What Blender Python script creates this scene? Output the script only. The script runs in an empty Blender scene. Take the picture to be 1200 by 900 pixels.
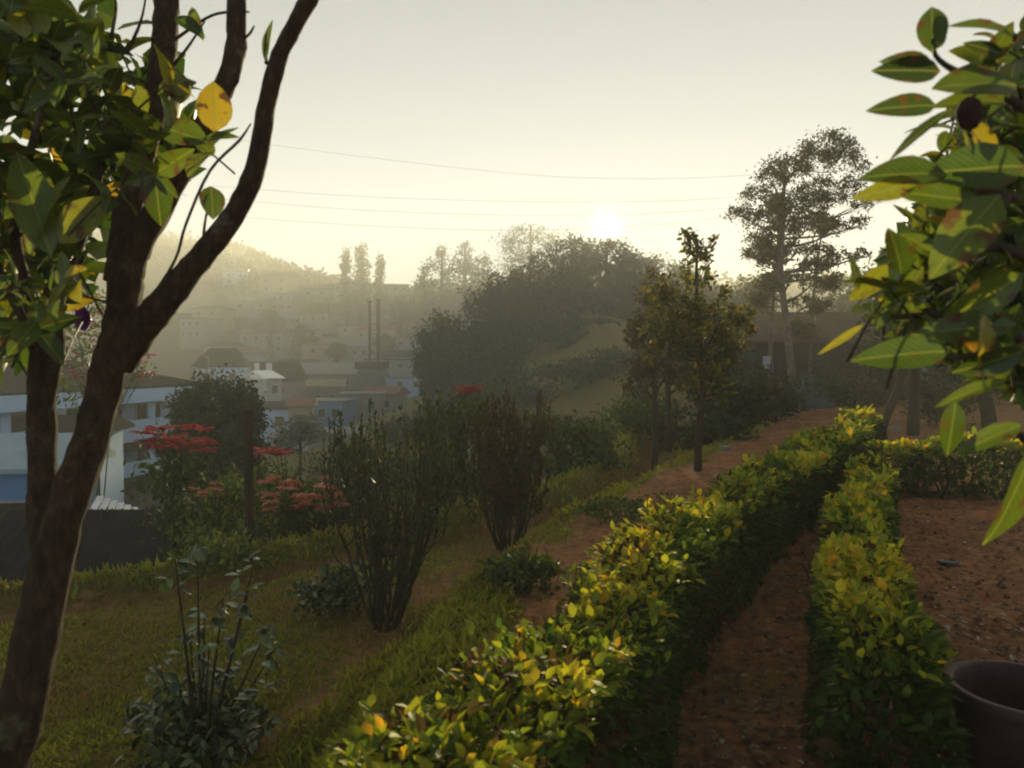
import bpy, math, random
import numpy as np
from mathutils import Vector, Matrix

random.seed(11)
RNG = np.random.default_rng(11)
R = math.radians
scene = bpy.context.scene
COL = scene.collection

# ------------------------------------------------------------------ camera
F = 900.0                      # focal length in pixels of the 1200 x 900 photograph
PITCH = math.atan(30 / F)      # the eye-level line lies 30 px above the picture's centre
CAMZ = 1.5
cam_d = bpy.data.cameras.new('camera')
cam = bpy.data.objects.new('camera', cam_d); COL.objects.link(cam)
cam_d.sensor_width = 36.0; cam_d.lens = 36.0 * F / 1200
cam_d.dof.use_dof = True; cam_d.dof.focus_distance = 8.0; cam_d.dof.aperture_fstop = 4.0
cam_d.clip_start = 0.05; cam_d.clip_end = 3000
cam.location = (0, 0, CAMZ); cam.rotation_euler = (math.pi / 2 - PITCH, 0, 0)
scene.camera = cam

# ------------------------------------------------------------------ sky, sun, exposure
SUN_AZ, SUN_EL = math.atan(110 / F), math.atan((420 - 268) / math.hypot(F, 110))
SDIR = Vector((math.sin(SUN_AZ) * math.cos(SUN_EL), math.cos(SUN_AZ) * math.cos(SUN_EL), math.sin(SUN_EL)))
world = bpy.data.worlds.new('World'); scene.world = world; world.use_nodes = True
nt = world.node_tree; nt.nodes.clear()
sky = nt.nodes.new('ShaderNodeTexSky'); sky.sky_type = 'NISHITA'; sky.sun_disc = False
sky.sun_elevation = SUN_EL; sky.sun_rotation = SUN_AZ
sky.altitude = 1800; sky.air_density = 0.40; sky.dust_density = 0.03; sky.ozone_density = 0.2
bg = nt.nodes.new('ShaderNodeBackground'); bg.inputs['Strength'].default_value = 0.05
wt_ = nt.nodes.new('ShaderNodeMix'); wt_.data_type = 'RGBA'; wt_.blend_type = 'MULTIPLY'; wt_.inputs[0].default_value = 1; wt_.inputs[7].default_value = (1.09, .985, .84, 1)   # dusty, creamy morning sky
nt.links.new(sky.outputs[0], wt_.inputs[6]); nt.links.new(wt_.outputs[2], bg.inputs['Color'])
# the sun's disc, seen low through the mist
tc = nt.nodes.new('ShaderNodeTexCoord')
dot = nt.nodes.new('ShaderNodeVectorMath'); dot.operation = 'DOT_PRODUCT'
dot.inputs[1].default_value = SDIR
nt.links.new(tc.outputs['Generated'], dot.inputs[0])
mx0 = nt.nodes.new('ShaderNodeMath'); mx0.operation = 'MAXIMUM'; mx0.inputs[1].default_value = 0; nt.links.new(dot.outputs['Value'], mx0.inputs[0])
last = bg.outputs[0]
# the disc, then the aureole that moist air puts round a low sun
for width, strength, colr in ((0.42, 14.0, (1, .90, .62)), (1.1, .7, (1, .72, .30))):
    pw = nt.nodes.new('ShaderNodeMath'); pw.operation = 'POWER'; pw.inputs[1].default_value = 2 / R(width) ** 2; nt.links.new(mx0.outputs[0], pw.inputs[0])
    ml = nt.nodes.new('ShaderNodeMath'); ml.operation = 'MULTIPLY'; ml.inputs[1].default_value = strength; nt.links.new(pw.outputs[0], ml.inputs[0])
    b2 = nt.nodes.new('ShaderNodeBackground'); b2.inputs['Color'].default_value = (*colr, 1); nt.links.new(ml.outputs[0], b2.inputs['Strength'])
    ad = nt.nodes.new('ShaderNodeAddShader'); nt.links.new(last, ad.inputs[0]); nt.links.new(b2.outputs[0], ad.inputs[1]); last = ad.outputs[0]
wo = nt.nodes.new('ShaderNodeOutputWorld'); nt.links.new(last, wo.inputs['Surface'])

sun_d = bpy.data.lights.new('sun', 'SUN'); sun_d.energy = 5.0; sun_d.angle = R(0.9); sun_d.color = (1, 0.82, 0.46)
sun = bpy.data.objects.new('sun', sun_d); COL.objects.link(sun)
sun.rotation_euler = SDIR.to_track_quat('Z', 'Y').to_euler(); sun.location = (20, 60, 40)

scene.view_settings.view_transform = 'Standard'; scene.view_settings.look = 'None'
scene.view_settings.exposure = 2.13; scene.view_settings.gamma = 1.0
scene.render.engine = 'CYCLES'
scene.cycles.use_denoising = True
scene.cycles.max_bounces = 6; scene.cycles.diffuse_bounces = 3; scene.cycles.transmission_bounces = 4
scene.cycles.volume_bounces = 2
scene.cycles.sample_clamp_indirect = 4.0
scene.cycles.filter_width = 2.0      # the photograph is soft

HAZE_DENSITY, HAZE_TOP = 0.0031, 50.0

# ------------------------------------------------------------------ numeric helpers
def W(px, py, D):
    """world point at depth D (metres along +Y) on the ray through photo pixel (px, py)"""
    c, s = math.cos(PITCH), math.sin(PITCH)
    a, b = (px - 600) / F, (450 - py) / F
    d = Vector((a, c + b * s, -s + b * c))
    return Vector((0, 0, CAMZ)) + d * (D / d.y)

def vnoise(x, y, seed=0):
    x = np.asarray(x, float); y = np.asarray(y, float)
    xi, yi = np.floor(x), np.floor(y); fx, fy = x - xi, y - yi
    fx = fx * fx * (3 - 2 * fx); fy = fy * fy * (3 - 2 * fy)
    def h(a, b):
        v = np.sin(a * 127.1 + b * 311.7 + seed * 74.7) * 43758.5453
        return v - np.floor(v)
    return (h(xi, yi) * (1 - fx) + h(xi + 1, yi) * fx) * (1 - fy) + (h(xi, yi + 1) * (1 - fx) + h(xi + 1, yi + 1) * fx) * fy

def fbm(x, y, seed=0, o=4):
    v, a, t = 0, 0.5, 0
    for k in range(o):
        v = v + a * vnoise(x * 2 ** k, y * 2 ** k, seed + k); t += a; a *= 0.5
    return v / t

def sstep(a, b, x):
    t = np.clip((np.asarray(x, float) - a) / (b - a), 0, 1); return t * t * (3 - 2 * t)

# ------------------------------------------------------------------ terrain
def xh(y): return np.interp(y, [-40, -5, 1.2, 1.66, 3.33, 5.46, 7.9, 10, 13.2, 30, 60], [-24, -4, -.62, -.37, .33, 1.40, 2.92, 4.2, 5.9, 15, 31])
def xe(y): return np.interp(y, [-40, 0, 3, 6.3, 8.2, 10.4, 14, 18, 24, 40, 100], [-90, -14, -9, -4.2, -1.64, .7, 1.9, 2.8, 4.5, 8, 9])
def tpar(x, y): return (xh(y) - x) / np.maximum(xh(y) - xe(y), .5)
def upar(x, y): return (xe(y) - x) * 0.8

def soilw(y): return np.interp(y, [2, 3, 5, 8, 12], [.28, .5, 1.2, 2.05, 2.3])
def bank(s, y):
    e = s - soilw(y); return np.where(s < 0, 0, np.interp(e, [-2, 0, .35, .70, 3], [0, -.05, -.08, -.50, -.56]) * np.clip(s / .3, 0, 1))
def terrain(x, y, rough=True):
    x = np.asarray(x, float); y = np.asarray(y, float)
    t, u = tpar(x, y), upar(x, y)
    z = bank(xh(y) - x, y)
    wob = (fbm(x * .9, y * .9, 5) - .5) * .35
    uu = u + wob
    rs = np.interp(y, [4, 7, 10], [1, 1.2, 2.2])
    z = z - .15 * rs * np.exp(-((uu + .40) / .2) ** 2) + .14 * rs * np.exp(-((uu - .12) / .26) ** 2)
    z = z - np.interp(u, [0, .35, 2.5, 6, 12, 25, 45, 80, 150], [0, .1, 1.7, 2.7, 4.2, 7.2, 10.5, 13, 15])
    z = z + np.where(t < 0, .016 * np.clip(y - 16, 0, 60), 0)
    z = z + 8.6 * np.exp(-((x - 9.5) / 17) ** 2 - ((y - 100) / 30) ** 2)
    hh = np.interp(x, [-720, -218, -123, -51, 87, 290, 720], [36, 52, 49, 25, 16, 17, 17])
    z = z + (hh + 14) * sstep(128, 334, y) * (0.86 + .28 * fbm(x / 87, y / 87, 3))
    far = sstep(18, 40, np.hypot(x, y))
    z = z + far * (fbm(x / 9, y / 9, 8) - .5) * 1.2
    if rough:
        near = 1 - sstep(14, 30, np.hypot(x, y))
        soil = 1 - sstep(.05, .3, t)
        z = z + near * ((fbm(x * 2.2, y * 2.2, 12, 3) - .5) * .07 + (fbm(x * 9, y * 9, 15, 2) - .5) * (.02 + .035 * soil))
    return z

def gz(x, y): return float(terrain(np.array([x]), np.array([y]), True)[0])
def ground_at(px, py, d0=1.5, d1=120):
    """where the ray through a photo pixel meets the ground"""
    for D in np.geomspace(d0, d1, 900):
        p = W(px, py, D)
        if p.z <= gz(p.x, p.y): return Vector((p.x, p.y, gz(p.x, p.y)))
    return W(px, py, d1)

def grassiness(x, y):
    t, u = tpar(x, y), upar(x, y)
    n = fbm(x * 1.3, y * 1.3, 31); n2 = fbm(x * 5, y * 5, 37, 3)
    uu = u + (fbm(x * .9, y * .9, 5) - .5) * .35
    e = xh(y) - x - soilw(y) + (fbm(x * 1.1, y * 1.1, 61) - .5) * .9
    g = np.interp(e, [-.3, 0, .15, .7, .95, 1.3, 2], [.02, .12, .9, .9, .25, .7, .8])
    g = np.where(t < -.02, .4 * sstep(.6, .75, fbm(x * .9 + 4, y * .9, 44)), g)
    g = g * (1 - .85 * np.exp(-((uu + .38) / .2) ** 2))
    g = np.where(uu > -.12, .95, g)
    dist = np.hypot(x, y)
    g = np.where((t < 0) & (dist > 13), .15 + .2 * n, g)
    return np.clip(g * (.35 + 1.3 * (.6 * n + .4 * n2)), 0, 1)

# ------------------------------------------------------------------ materials
def mat(name, build):
    m = bpy.data.materials.new(name); m.use_nodes = True
    t = m.node_tree; t.nodes.clear()
    out = t.nodes.new('ShaderNodeOutputMaterial'); build(t, out); return m

def ramp(t, stops, src):
    r = t.nodes.new('ShaderNodeValToRGB'); e = r.color_ramp.elements
    while len(e) < len(stops): e.new(0.5)
    for k, (p, c) in enumerate(stops): e[k].position = p; e[k].color = (*c, 1)
    t.links.new(src, r.inputs[0]); return r

def noise(t, scale, detail=4, coord=None, rough=.6):
    n = t.nodes.new('ShaderNodeTexNoise'); n.inputs['Scale'].default_value = scale
    n.inputs['Detail'].default_value = detail; n.inputs['Roughness'].default_value = rough
    if coord: t.links.new(coord, n.inputs['Vector'])
    return n

def surf(name, c1, c2, scale=6, rough=.8, bump=.3, bscale=40, spec=.3, metal=0, stretch=None):
    """a plain weathered surface: two colours mixed by noise, with a fine relief"""
    def b(t, out):
        tc = t.nodes.new('ShaderNodeTexCoord'); co = tc.outputs['Object']
        if stretch:
            mp = t.nodes.new('ShaderNodeMapping'); mp.inputs['Scale'].default_value = stretch
            t.links.new(co, mp.inputs[0]); co = mp.outputs[0]
        n = noise(t, scale, 6, co); r = ramp(t, [(.3, c1), (.7, c2)], n.outputs[0])
        p = t.nodes.new('ShaderNodeBsdfPrincipled'); p.inputs['Roughness'].default_value = rough
        p.inputs['Specular IOR Level'].default_value = spec; p.inputs['Metallic'].default_value = metal
        t.links.new(r.outputs[0], p.inputs['Base Color'])
        n2 = noise(t, bscale, 5, co); bp = t.nodes.new('ShaderNodeBump'); bp.inputs['Strength'].default_value = bump
        bp.inputs['Distance'].default_value = .02
        t.links.new(n2.outputs[0], bp.inputs['Height']); t.links.new(bp.outputs[0], p.inputs['Normal'])
        t.links.new(p.outputs[0], out.inputs[0])
    return mat(name, b)

def leafmat(name, stops, trans=.45, rough=.42, per_object=False, veins=False, spec=.4, warm=(1.25, 1.15, .55)):
    def b(t, out):
        if per_object:
            oi = t.nodes.new('ShaderNodeObjectInfo'); sx = t.nodes.new('ShaderNodeSeparateColor')
            t.links.new(oi.outputs['Color'], sx.inputs[0]); src = sx.outputs[0]
        else:
            at = t.nodes.new('ShaderNodeAttribute'); at.attribute_name = 'tint'; src = at.outputs['Fac']
        tc = t.nodes.new('ShaderNodeTexCoord')
        n = noise(t, 22 if not veins else 9, 3, tc.outputs['Object'])
        ma = t.nodes.new('ShaderNodeMath'); ma.operation = 'MULTIPLY_ADD'; ma.inputs[1].default_value = .22; 
        t.links.new(n.outputs[0], ma.inputs[0]); 
        sub = t.nodes.new('ShaderNodeMath'); sub.operation = 'SUBTRACT'; sub.inputs[1].default_value = .11
        t.links.new(src, sub.inputs[0]); t.links.new(sub.outputs[0], ma.inputs[2])
        r = ramp(t, stops, ma.outputs[0])
        col = r.outputs[0]
        if veins:
            sp = t.nodes.new('ShaderNodeSeparateXYZ'); t.links.new(tc.outputs['Object'], sp.inputs[0])
            ab = t.nodes.new('ShaderNodeMath'); ab.operation = 'ABSOLUTE'; t.links.new(sp.outputs[0], ab.inputs[0])
            mrb = t.nodes.new('ShaderNodeMapRange'); mrb.inputs['From Min'].default_value = .006; mrb.inputs['From Max'].default_value = .016; mrb.inputs['To Min'].default_value = .8; mrb.inputs['To Max'].default_value = 0; t.links.new(ab.outputs[0], mrb.inputs[0])
            m1 = t.nodes.new('ShaderNodeMath'); m1.operation = 'MULTIPLY_ADD'; m1.inputs[1].default_value = -1.1; t.links.new(ab.outputs[0], m1.inputs[0]); t.links.new(sp.outputs[1], m1.inputs[2])
            m2 = t.nodes.new('ShaderNodeMath'); m2.operation = 'MULTIPLY'; m2.inputs[1].default_value = 75; t.links.new(m1.outputs[0], m2.inputs[0])
            m3 = t.nodes.new('ShaderNodeMath'); m3.operation = 'SINE'; t.links.new(m2.outputs[0], m3.inputs[0])
            m4 = t.nodes.new('ShaderNodeMapRange'); m4.inputs['From Min'].default_value = .86; m4.inputs['From Max'].default_value = 1; m4.inputs['To Max'].default_value = .35; t.links.new(m3.outputs[0], m4.inputs[0])
            mm = t.nodes.new('ShaderNodeMath'); mm.operation = 'MAXIMUM'; t.links.new(mrb.outputs[0], mm.inputs[0]); t.links.new(m4.outputs[0], mm.inputs[1])
            vx = t.nodes.new('ShaderNodeMix'); vx.data_type = 'RGBA'; t.links.new(mm.outputs[0], vx.inputs[0]); t.links.new(col, vx.inputs[6]); vx.inputs[7].default_value = (.22, .24, .06, 1)
            n4 = t.nodes.new('ShaderNodeTexNoise'); n4.noise_dimensions = '4D'; n4.inputs['Scale'].default_value = 5; n4.inputs['Detail'].default_value = 5
            rw = t.nodes.new('ShaderNodeMath'); rw.operation = 'MULTIPLY'; rw.inputs[1].default_value = 60; t.links.new(oi.outputs['Random'], rw.inputs[0]); t.links.new(rw.outputs[0], n4.inputs['W']); t.links.new(tc.outputs['Object'], n4.inputs['Vector'])
            sm = t.nodes.new('ShaderNodeMath'); sm.operation = 'MULTIPLY_ADD'; sm.inputs[1].default_value = .55; t.links.new(ab.outputs[0], sm.inputs[0]); t.links.new(n4.outputs[0], sm.inputs[2])
            br = ramp(t, [(.62, (0, 0, 0)), (.72, (1, 1, 1))], sm.outputs[0])
            bx = t.nodes.new('ShaderNodeMix'); bx.data_type = 'RGBA'; t.links.new(br.outputs[0], bx.inputs[0]); t.links.new(vx.outputs[2], bx.inputs[6]); bx.inputs[7].default_value = (.10, .05, .02, 1); col = bx.outputs[2]
        p = t.nodes.new('ShaderNodeBsdfPrincipled'); p.inputs['Roughness'].default_value = rough
        p.inputs['Specular IOR Level'].default_value = spec
        t.links.new(col, p.inputs['Base Color'])
        mx = t.nodes.new('ShaderNodeMix'); mx.data_type = 'RGBA'; mx.blend_type = 'MULTIPLY'; mx.inputs[0].default_value = 1
        t.links.new(col, mx.inputs[6]); mx.inputs[7].default_value = (*warm, 1)
        tr = t.nodes.new('ShaderNodeBsdfTranslucent'); t.links.new(mx.outputs[2], tr.inputs['Color'])
        ms = t.nodes.new('ShaderNodeMixShader'); ms.inputs[0].default_value = trans
        t.links.new(p.outputs[0], ms.inputs[1]); t.links.new(tr.outputs[0], ms.inputs[2])
        t.links.new(ms.outputs[0], out.inputs[0])
    return mat(name, b)

M = {}
M['bark'] = surf('bark', (.022, .014, .009), (.095, .055, .03), 9, .9, 1.0, 34, .2, 0, (1, 1, .35))
def b_bark(t, out):
    tc = t.nodes.new('ShaderNodeTexCoord'); mp = t.nodes.new('ShaderNodeMapping'); mp.inputs['Scale'].default_value = (1, 1, .42); t.links.new(tc.outputs['Object'], mp.inputs[0])
    n1 = noise(t, 38, 8, mp.outputs[0], .7); n2 = noise(t, 6, 6, tc.outputs['Object'], .65); n3 = noise(t, 24, 4, tc.outputs['Object'])
    c1 = ramp(t, [(.35, (.018, .011, .007)), (.55, (.055, .032, .018)), (.75, (.13, .08, .045))], n1.outputs[0])
    lic = ramp(t, [(.56, (0, 0, 0)), (.68, (1, 1, 1))], n2.outputs[0]); lc = ramp(t, [(.3, (.07, .06, .03)), (.7, (.16, .14, .09))], n3.outputs[0])
    mx = t.nodes.new('ShaderNodeMix'); mx.data_type = 'RGBA'; t.links.new(lic.outputs[0], mx.inputs[0]); t.links.new(c1.outputs[0], mx.inputs[6]); t.links.new(lc.outputs[0], mx.inputs[7])
    p = t.nodes.new('ShaderNodeBsdfPrincipled'); p.inputs['Roughness'].default_value = .9; p.inputs['Specular IOR Level'].default_value = .2; t.links.new(mx.outputs[2], p.inputs['Base Color'])
    ad = t.nodes.new('ShaderNodeMath'); t.links.new(n1.outputs[0], ad.inputs[0]); t.links.new(n2.outputs[0], ad.inputs[1])
    bp = t.nodes.new('ShaderNodeBump'); bp.inputs['Strength'].default_value = 1; bp.inputs['Distance'].default_value = .02; t.links.new(ad.outputs[0], bp.inputs['Height']); t.links.new(bp.outputs[0], p.inputs['Normal'])
    t.links.new(p.outputs[0], out.inputs[0])
M['bark'] = mat('cracked_bark', b_bark)
M['bark_grey'] = surf('bark_grey', (.07, .06, .05), (.17, .14, .11), 5, .9, .6, 20, .2)
M['bark_dark'] = surf('bark_dark', (.03, .022, .015), (.07, .05, .035), 9, .9, .5, 30, .2)
M['stem_green'] = surf('stem_green', (.03, .05, .015), (.08, .09, .03), 14, .7, .2, 30)
M['stem_twig'] = surf('twig_bark', (.022, .02, .010), (.06, .05, .025), 14, .85, .3, 30)
M['stem_red'] = surf('stem_red', (.06, .03, .02), (.13, .07, .035), 14, .8, .2, 30)
HEDGE = [(0, (.10, .055, .028)), (.14, (.025, .05, .012)), (.45, (.06, .125, .018)), (.66, (.26, .32, .03)), (.84, (.50, .46, .035)), (1, (.68, .40, .03))]
M['hedge'] = leafmat('hedge_leaf', HEDGE, .5, .6, spec=.2)
M['hedge_o'] = leafmat('hedge_leaf_single', HEDGE, .5, .6, per_object=True, spec=.2)
BROAD = [(0, (.012, .028, .008)), (.35, (.035, .075, .012)), (.65, (.10, .15, .018)), (.85, (.30, .26, .02)), (1, (.52, .25, .02))]
M['broad_o'] = leafmat('broad_leaf_single', BROAD, .45, .35, True, True, .45)
M['broad'] = leafmat('broad_leaf', BROAD, .40, .4)
GLOSSY = [(0, (.010, .026, .008)), (.45, (.035, .07, .02)), (1, (.22, .28, .12))]  # pale end: sky highlights painted into the leaf colour
M['glossy'] = leafmat('glossy_leaf', GLOSSY, .15, .3, spec=.5)
M['glossy_o'] = leafmat('glossy_leaf_single', GLOSSY, .15, .3, True, spec=.55)
M['tree_leaf'] = leafmat('tree_leaf', [(0, (.018, .03, .01)), (.5, (.045, .06, .018)), (1, (.10, .10, .03))], .3, .6)
M['knoll_leaf'] = leafmat('knoll_leaf', [(0, (.014, .022, .008)), (.5, (.034, .046, .014)), (1, (.07, .075, .02))], .25, .6)
M['gum_leaf'] = leafmat('gum_leaf', [(0, (.03, .035, .018)), (.5, (.06, .065, .03)), (1, (.12, .11, .05))], .3, .6)
M['young_leaf'] = leafmat('young_leaf', [(0, (.02, .035, .01)), (.5, (.07, .085, .015)), (.85, (.2, .17, .02)), (1, (.42, .24, .02))], .4, .5)
M['brown_leaf'] = leafmat('brown_leaf', [(0, (.04, .025, .012)), (.6, (.10, .06, .025)), (1, (.09, .10, .025))], .3, .6)
M['shrub_leaf'] = leafmat('shrub_leaf', [(0, (.02, .035, .015)), (.5, (.05, .075, .025)), (.8, (.10, .08, .03)), (1, (.30, .22, .05))], .3, .45)
M['rust_leaf'] = leafmat('rust_leaf', [(0, (.025, .02, .012)), (.5, (.065, .05, .022)), (.8, (.08, .08, .02)), (1, (.22, .11, .03))], .3, .55)
M['weed_leaf'] = leafmat('weed_leaf', [(0, (.03, .05, .015)), (.5, (.09, .14, .025)), (1, (.32, .36, .05))], .4, .5)
M['pale_leaf'] = leafmat('pale_leaf', [(0, (.08, .09, .07)), (1, (.35, .34, .28))], .3, .6)
M['grass'] = leafmat('grass_blade', [(0, (.34, .24, .10)), (.35, (.32, .26, .07)), (.7, (.21, .27, .04)), (1, (.40, .42, .06))], .5, .6)
M['red_bract'] = leafmat('red_bract', [(0, (.30, .03, .03)), (.6, (.50, .07, .06)), (1, (.55, .18, .12))], .4, .5, warm=(1.2, .8, .8))
M['orange_bract'] = leafmat('orange_bract', [(0, (.50, .13, .08)), (.6, (.66, .25, .15)), (1, (.70, .38, .26))], .4, .5, warm=(1.2, .9, .8))
M['magenta_bract'] = leafmat('magenta_bract', [(0, (.25, .015, .09)), (.6, (.42, .03, .15)), (1, (.5, .12, .22))], .4, .5, warm=(1.1, .8, 1))
M['purple_petal'] = surf('purple_petal', (.16, .02, .32), (.24, .04, .42), 20, .5, .05)
M['wall_blue'] = surf('wall_blue_white', (.36, .54, .80), (.46, .62, .85), 1.2, .8, .1)
M['wall_skyblue'] = surf('wall_sky_blue', (.10, .24, .50), (.16, .33, .60), 1.2, .8, .1)
M['wall_grey'] = surf('wall_grey', (.20, .20, .20), (.34, .33, .32), 1.0, .85, .2)
M['wall_white'] = surf('wall_white', (.36, .36, .35), (.52, .51, .49), 1.0, .85, .1)
M['wall_tan'] = surf('wall_tan', (.30, .24, .17), (.42, .34, .24), 1.0, .85, .1)
M['concrete'] = surf('raw_concrete', (.13, .13, .13), (.24, .23, .22), 1.5, .9, .3)
M['roof_dark'] = surf('dark_roof_sheet', (.014, .015, .018), (.034, .034, .038), 3, .95, .2, spec=.05)
M['roof_grey'] = surf('grey_roof_sheet', (.13, .135, .14), (.24, .245, .25), 2, .6, .1)
M['roof_pale'] = surf('pale_blue_roof_sheet', (.26, .36, .42), (.36, .46, .52), 2, .6, .1)
M['roof_red'] = surf('red_brown_roof', (.16, .06, .04), (.28, .11, .07), 3, .7, .2)
M['roof_brown'] = surf('brown_roof', (.05, .03, .02), (.10, .06, .035), 3, .8, .2)
M['roof_shiny'] = surf('shiny_roof_sheet', (.62, .64, .66), (.8, .8, .8), 3, .22, .05, metal=.85)
M['slat_white'] = surf('white_slat', (.5, .54, .6), (.7, .74, .8), 4, .5, .1)
M['glass'] = surf('dark_window_glass', (.015, .018, .022), (.035, .04, .045), 2, .12, .02, spec=.6)
M['timber'] = surf('weathered_timber', (.03, .02, .014), (.075, .05, .032), 8, .9, .5, 30, .2, 0, (1, 1, .2))
M['black_plastic'] = surf('black_plastic', (.010, .010, .011), (.022, .022, .024), 6, .4, .05)
M['grey_plastic'] = surf('grey_plastic', (.05, .06, .075), (.09, .10, .12), 6, .4, .05)
M['pot'] = surf('dark_clay_pot', (.028, .014, .013), (.085, .045, .038), 5, .6, .25, 30)
M['potsoil'] = surf('pot_soil', (.012, .009, .007), (.035, .025, .018), 20, .95, .8, 60)
M['wire'] = surf('wire', (.05, .05, .05), (.08, .08, .08), 2, .5, 0)
M['stone'] = surf('grey_stone', (.18, .17, .16), (.32, .30, .28), 8, .85, .5, 30)
M['litter'] = leafmat('dry_leaf', [(0, (.06, .035, .018)), (.6, (.20, .13, .07)), (1, (.5, .45, .38))], .2, .7)
M['tarp'] = surf('grey_tarpaulin', (.035, .036, .04), (.075, .078, .082), 2, .5, .3, 8)
M['cloth_white'] = surf('white_cloth', (.32, .33, .36), (.44, .45, .48), 3, .8, .2)

def b_ground(t, out):
    tc = t.nodes.new('ShaderNodeTexCoord'); co = tc.outputs['Object']
    at = t.nodes.new('ShaderNodeAttribute'); at.attribute_name = 'grass'
    n1 = noise(t, 1.7, 8, co); n2 = noise(t, 14, 6, co); n3 = noise(t, .12, 5, co)
    soil = ramp(t, [(.25, (.15, .062, .028)), (.5, (.33, .145, .068)), (.72, (.46, .25, .135))], n2.outputs[0])
    soil2 = ramp(t, [(.3, (.55, .58, .6)), (.7, (1.2, 1.15, 1.05))], n1.outputs[0])
    ms = t.nodes.new('ShaderNodeMix'); ms.data_type = 'RGBA'; ms.blend_type = 'MULTIPLY'; ms.inputs[0].default_value = 1
    t.links.new(soil.outputs[0], ms.inputs[6]); t.links.new(soil2.outputs[0], ms.inputs[7])
    gr = ramp(t, [(.28, (.19, .13, .045)), (.5, (.21, .19, .045)), (.72, (.28, .26, .06))], n2.outputs[0])
    gf = ramp(t, [(.3, (.035, .05, .018)), (.7, (.085, .10, .03))], n3.outputs[0])
    mg = t.nodes.new('ShaderNodeMix'); mg.data_type = 'RGBA'; mg.inputs[0].default_value = .5
    t.links.new(gr.outputs[0], mg.inputs[6]); t.links.new(gf.outputs[0], mg.inputs[7])
    mx = t.nodes.new('ShaderNodeMix'); mx.data_type = 'RGBA'
    t.links.new(at.outputs['Fac'], mx.inputs[0]); t.links.new(ms.outputs[2], mx.inputs[6]); t.links.new(mg.outputs[2], mx.inputs[7])
    p = t.nodes.new('ShaderNodeBsdfPrincipled'); p.inputs['Roughness'].default_value = .95
    p.inputs['Specular IOR Level'].default_value = .1
    t.links.new(mx.outputs[2], p.inputs['Base Color'])
    n4 = noise(t, 38, 8, co); bp = t.nodes.new('ShaderNodeBump'); bp.inputs['Strength'].default_value = .8
    bp.inputs['Distance'].default_value = .03
    t.links.new(n4.outputs[0], bp.inputs['Height']); t.links.new(bp.outputs[0], p.inputs['Normal'])
    t.links.new(p.outputs[0], out.inputs[0])
M['ground'] = mat('garden_soil_and_grass', b_ground)

# ------------------------------------------------------------------ object helpers
def tag(o, label=None, cat=None, group=None, kind=None):
    if label: o['label'] = label
    if cat: o['category'] = cat
    if group: o['group'] = group
    if kind: o['kind'] = kind
    return o

def thing(name, label, cat, loc=(0, 0, 0), group=None, rz=0):
    o = bpy.data.objects.new(name, None); COL.objects.link(o)
    o.empty_display_size = .2; o.location = loc; o.rotation_euler = (0, 0, rz)
    return tag(o, label, cat, group)

def link(name, me, m, parent=None):
    o = bpy.data.objects.new(name, me); COL.objects.link(o)
    if m is not None and not me.materials: me.materials.append(m)
    if parent is not None: o.parent = parent
    return o

class MB:
    """collects vertices and faces for ONE mesh object, in world coordinates unless a frame is set"""
    def __init__(s): s.v, s.f = [], []
    def add(s, v, f):
        n = len(s.v); s.v += [tuple(p) for p in v]; s.f += [tuple(i + n for i in q) for q in f]; return s
    def box(s, a, b):
        (x0, y0, z0), (x1, y1, z1) = a, b
        return s.add([(x0, y0, z0), (x1, y0, z0), (x1, y1, z0), (x0, y1, z0), (x0, y0, z1), (x1, y0, z1), (x1, y1, z1), (x0, y1, z1)],
                     [(3, 2, 1, 0), (4, 5, 6, 7), (0, 1, 5, 4), (1, 2, 6, 5), (2, 3, 7, 6), (3, 0, 4, 7)])
    def tube(s, pts, rad, n=8, cap=True, lump=0):
        pts = [Vector(p) for p in pts]
        if not hasattr(rad, '__len__'): rad = [rad] * len(pts)
        v, f = [], []; up = Vector((.31, .17, .93)); sd = random.uniform(0, 50)
        prev = None
        for i, p in enumerate(pts):
            d = (pts[min(i + 1, len(pts) - 1)] - pts[max(i - 1, 0)]).normalized()
            if prev is None:
                a = d.cross(up if abs(d.dot(up)) < .95 else Vector((1, 0, 0))).normalized()
            else:
                a = (prev - d * prev.dot(d)).normalized()
            prev = a; b = d.cross(a)
            for k in range(n):
                th = 2 * math.pi * k / n
                r = rad[i] * (1 + (lump * 2.4 * float(vnoise(2.2 * math.cos(th) + sd, .55 * i + 2.2 * math.sin(th), 7) - .5) if lump else 0))
                v.append(p + (a * math.cos(th) + b * math.sin(th)) * r)
        for i in range(len(pts) - 1):
            for k in range(n):
                k2 = (k + 1) % n
                f.append((i * n + k, i * n + k2, (i + 1) * n + k2, (i + 1) * n + k))
        if cap:
            f.append(tuple(reversed(range(n)))); f.append(tuple((len(pts) - 1) * n + k for k in range(n)))
        return s.add(v, f)
    def lathe(s, prof, n=32, c=(0, 0, 0)):
        v, f = [], []
        for r, z in prof:
            for k in range(n):
                a = 2 * math.pi * k / n; v.append((c[0] + r * math.cos(a), c[1] + r * math.sin(a), c[2] + z))
        for i in range(len(prof) - 1):
            for k in range(n):
                k2 = (k + 1) % n; f.append((i * n + k, i * n + k2, (i + 1) * n + k2, (i + 1) * n + k))
        return s.add(v, f)
    def build(s, name, m, parent=None, smooth=False, frame=None):
        me = bpy.data.meshes.new(name)
        v = s.v
        if parent is not None and frame is None:
            o = parent.location if parent.parent is None else parent.parent.location
            v = [(a - o.x, b - o.y, c - o.z) for a, b, c in v]
        me.from_pydata(v, [], s.f)
        if smooth: me.shade_smooth()
        return link(name, me, m, parent)

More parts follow.
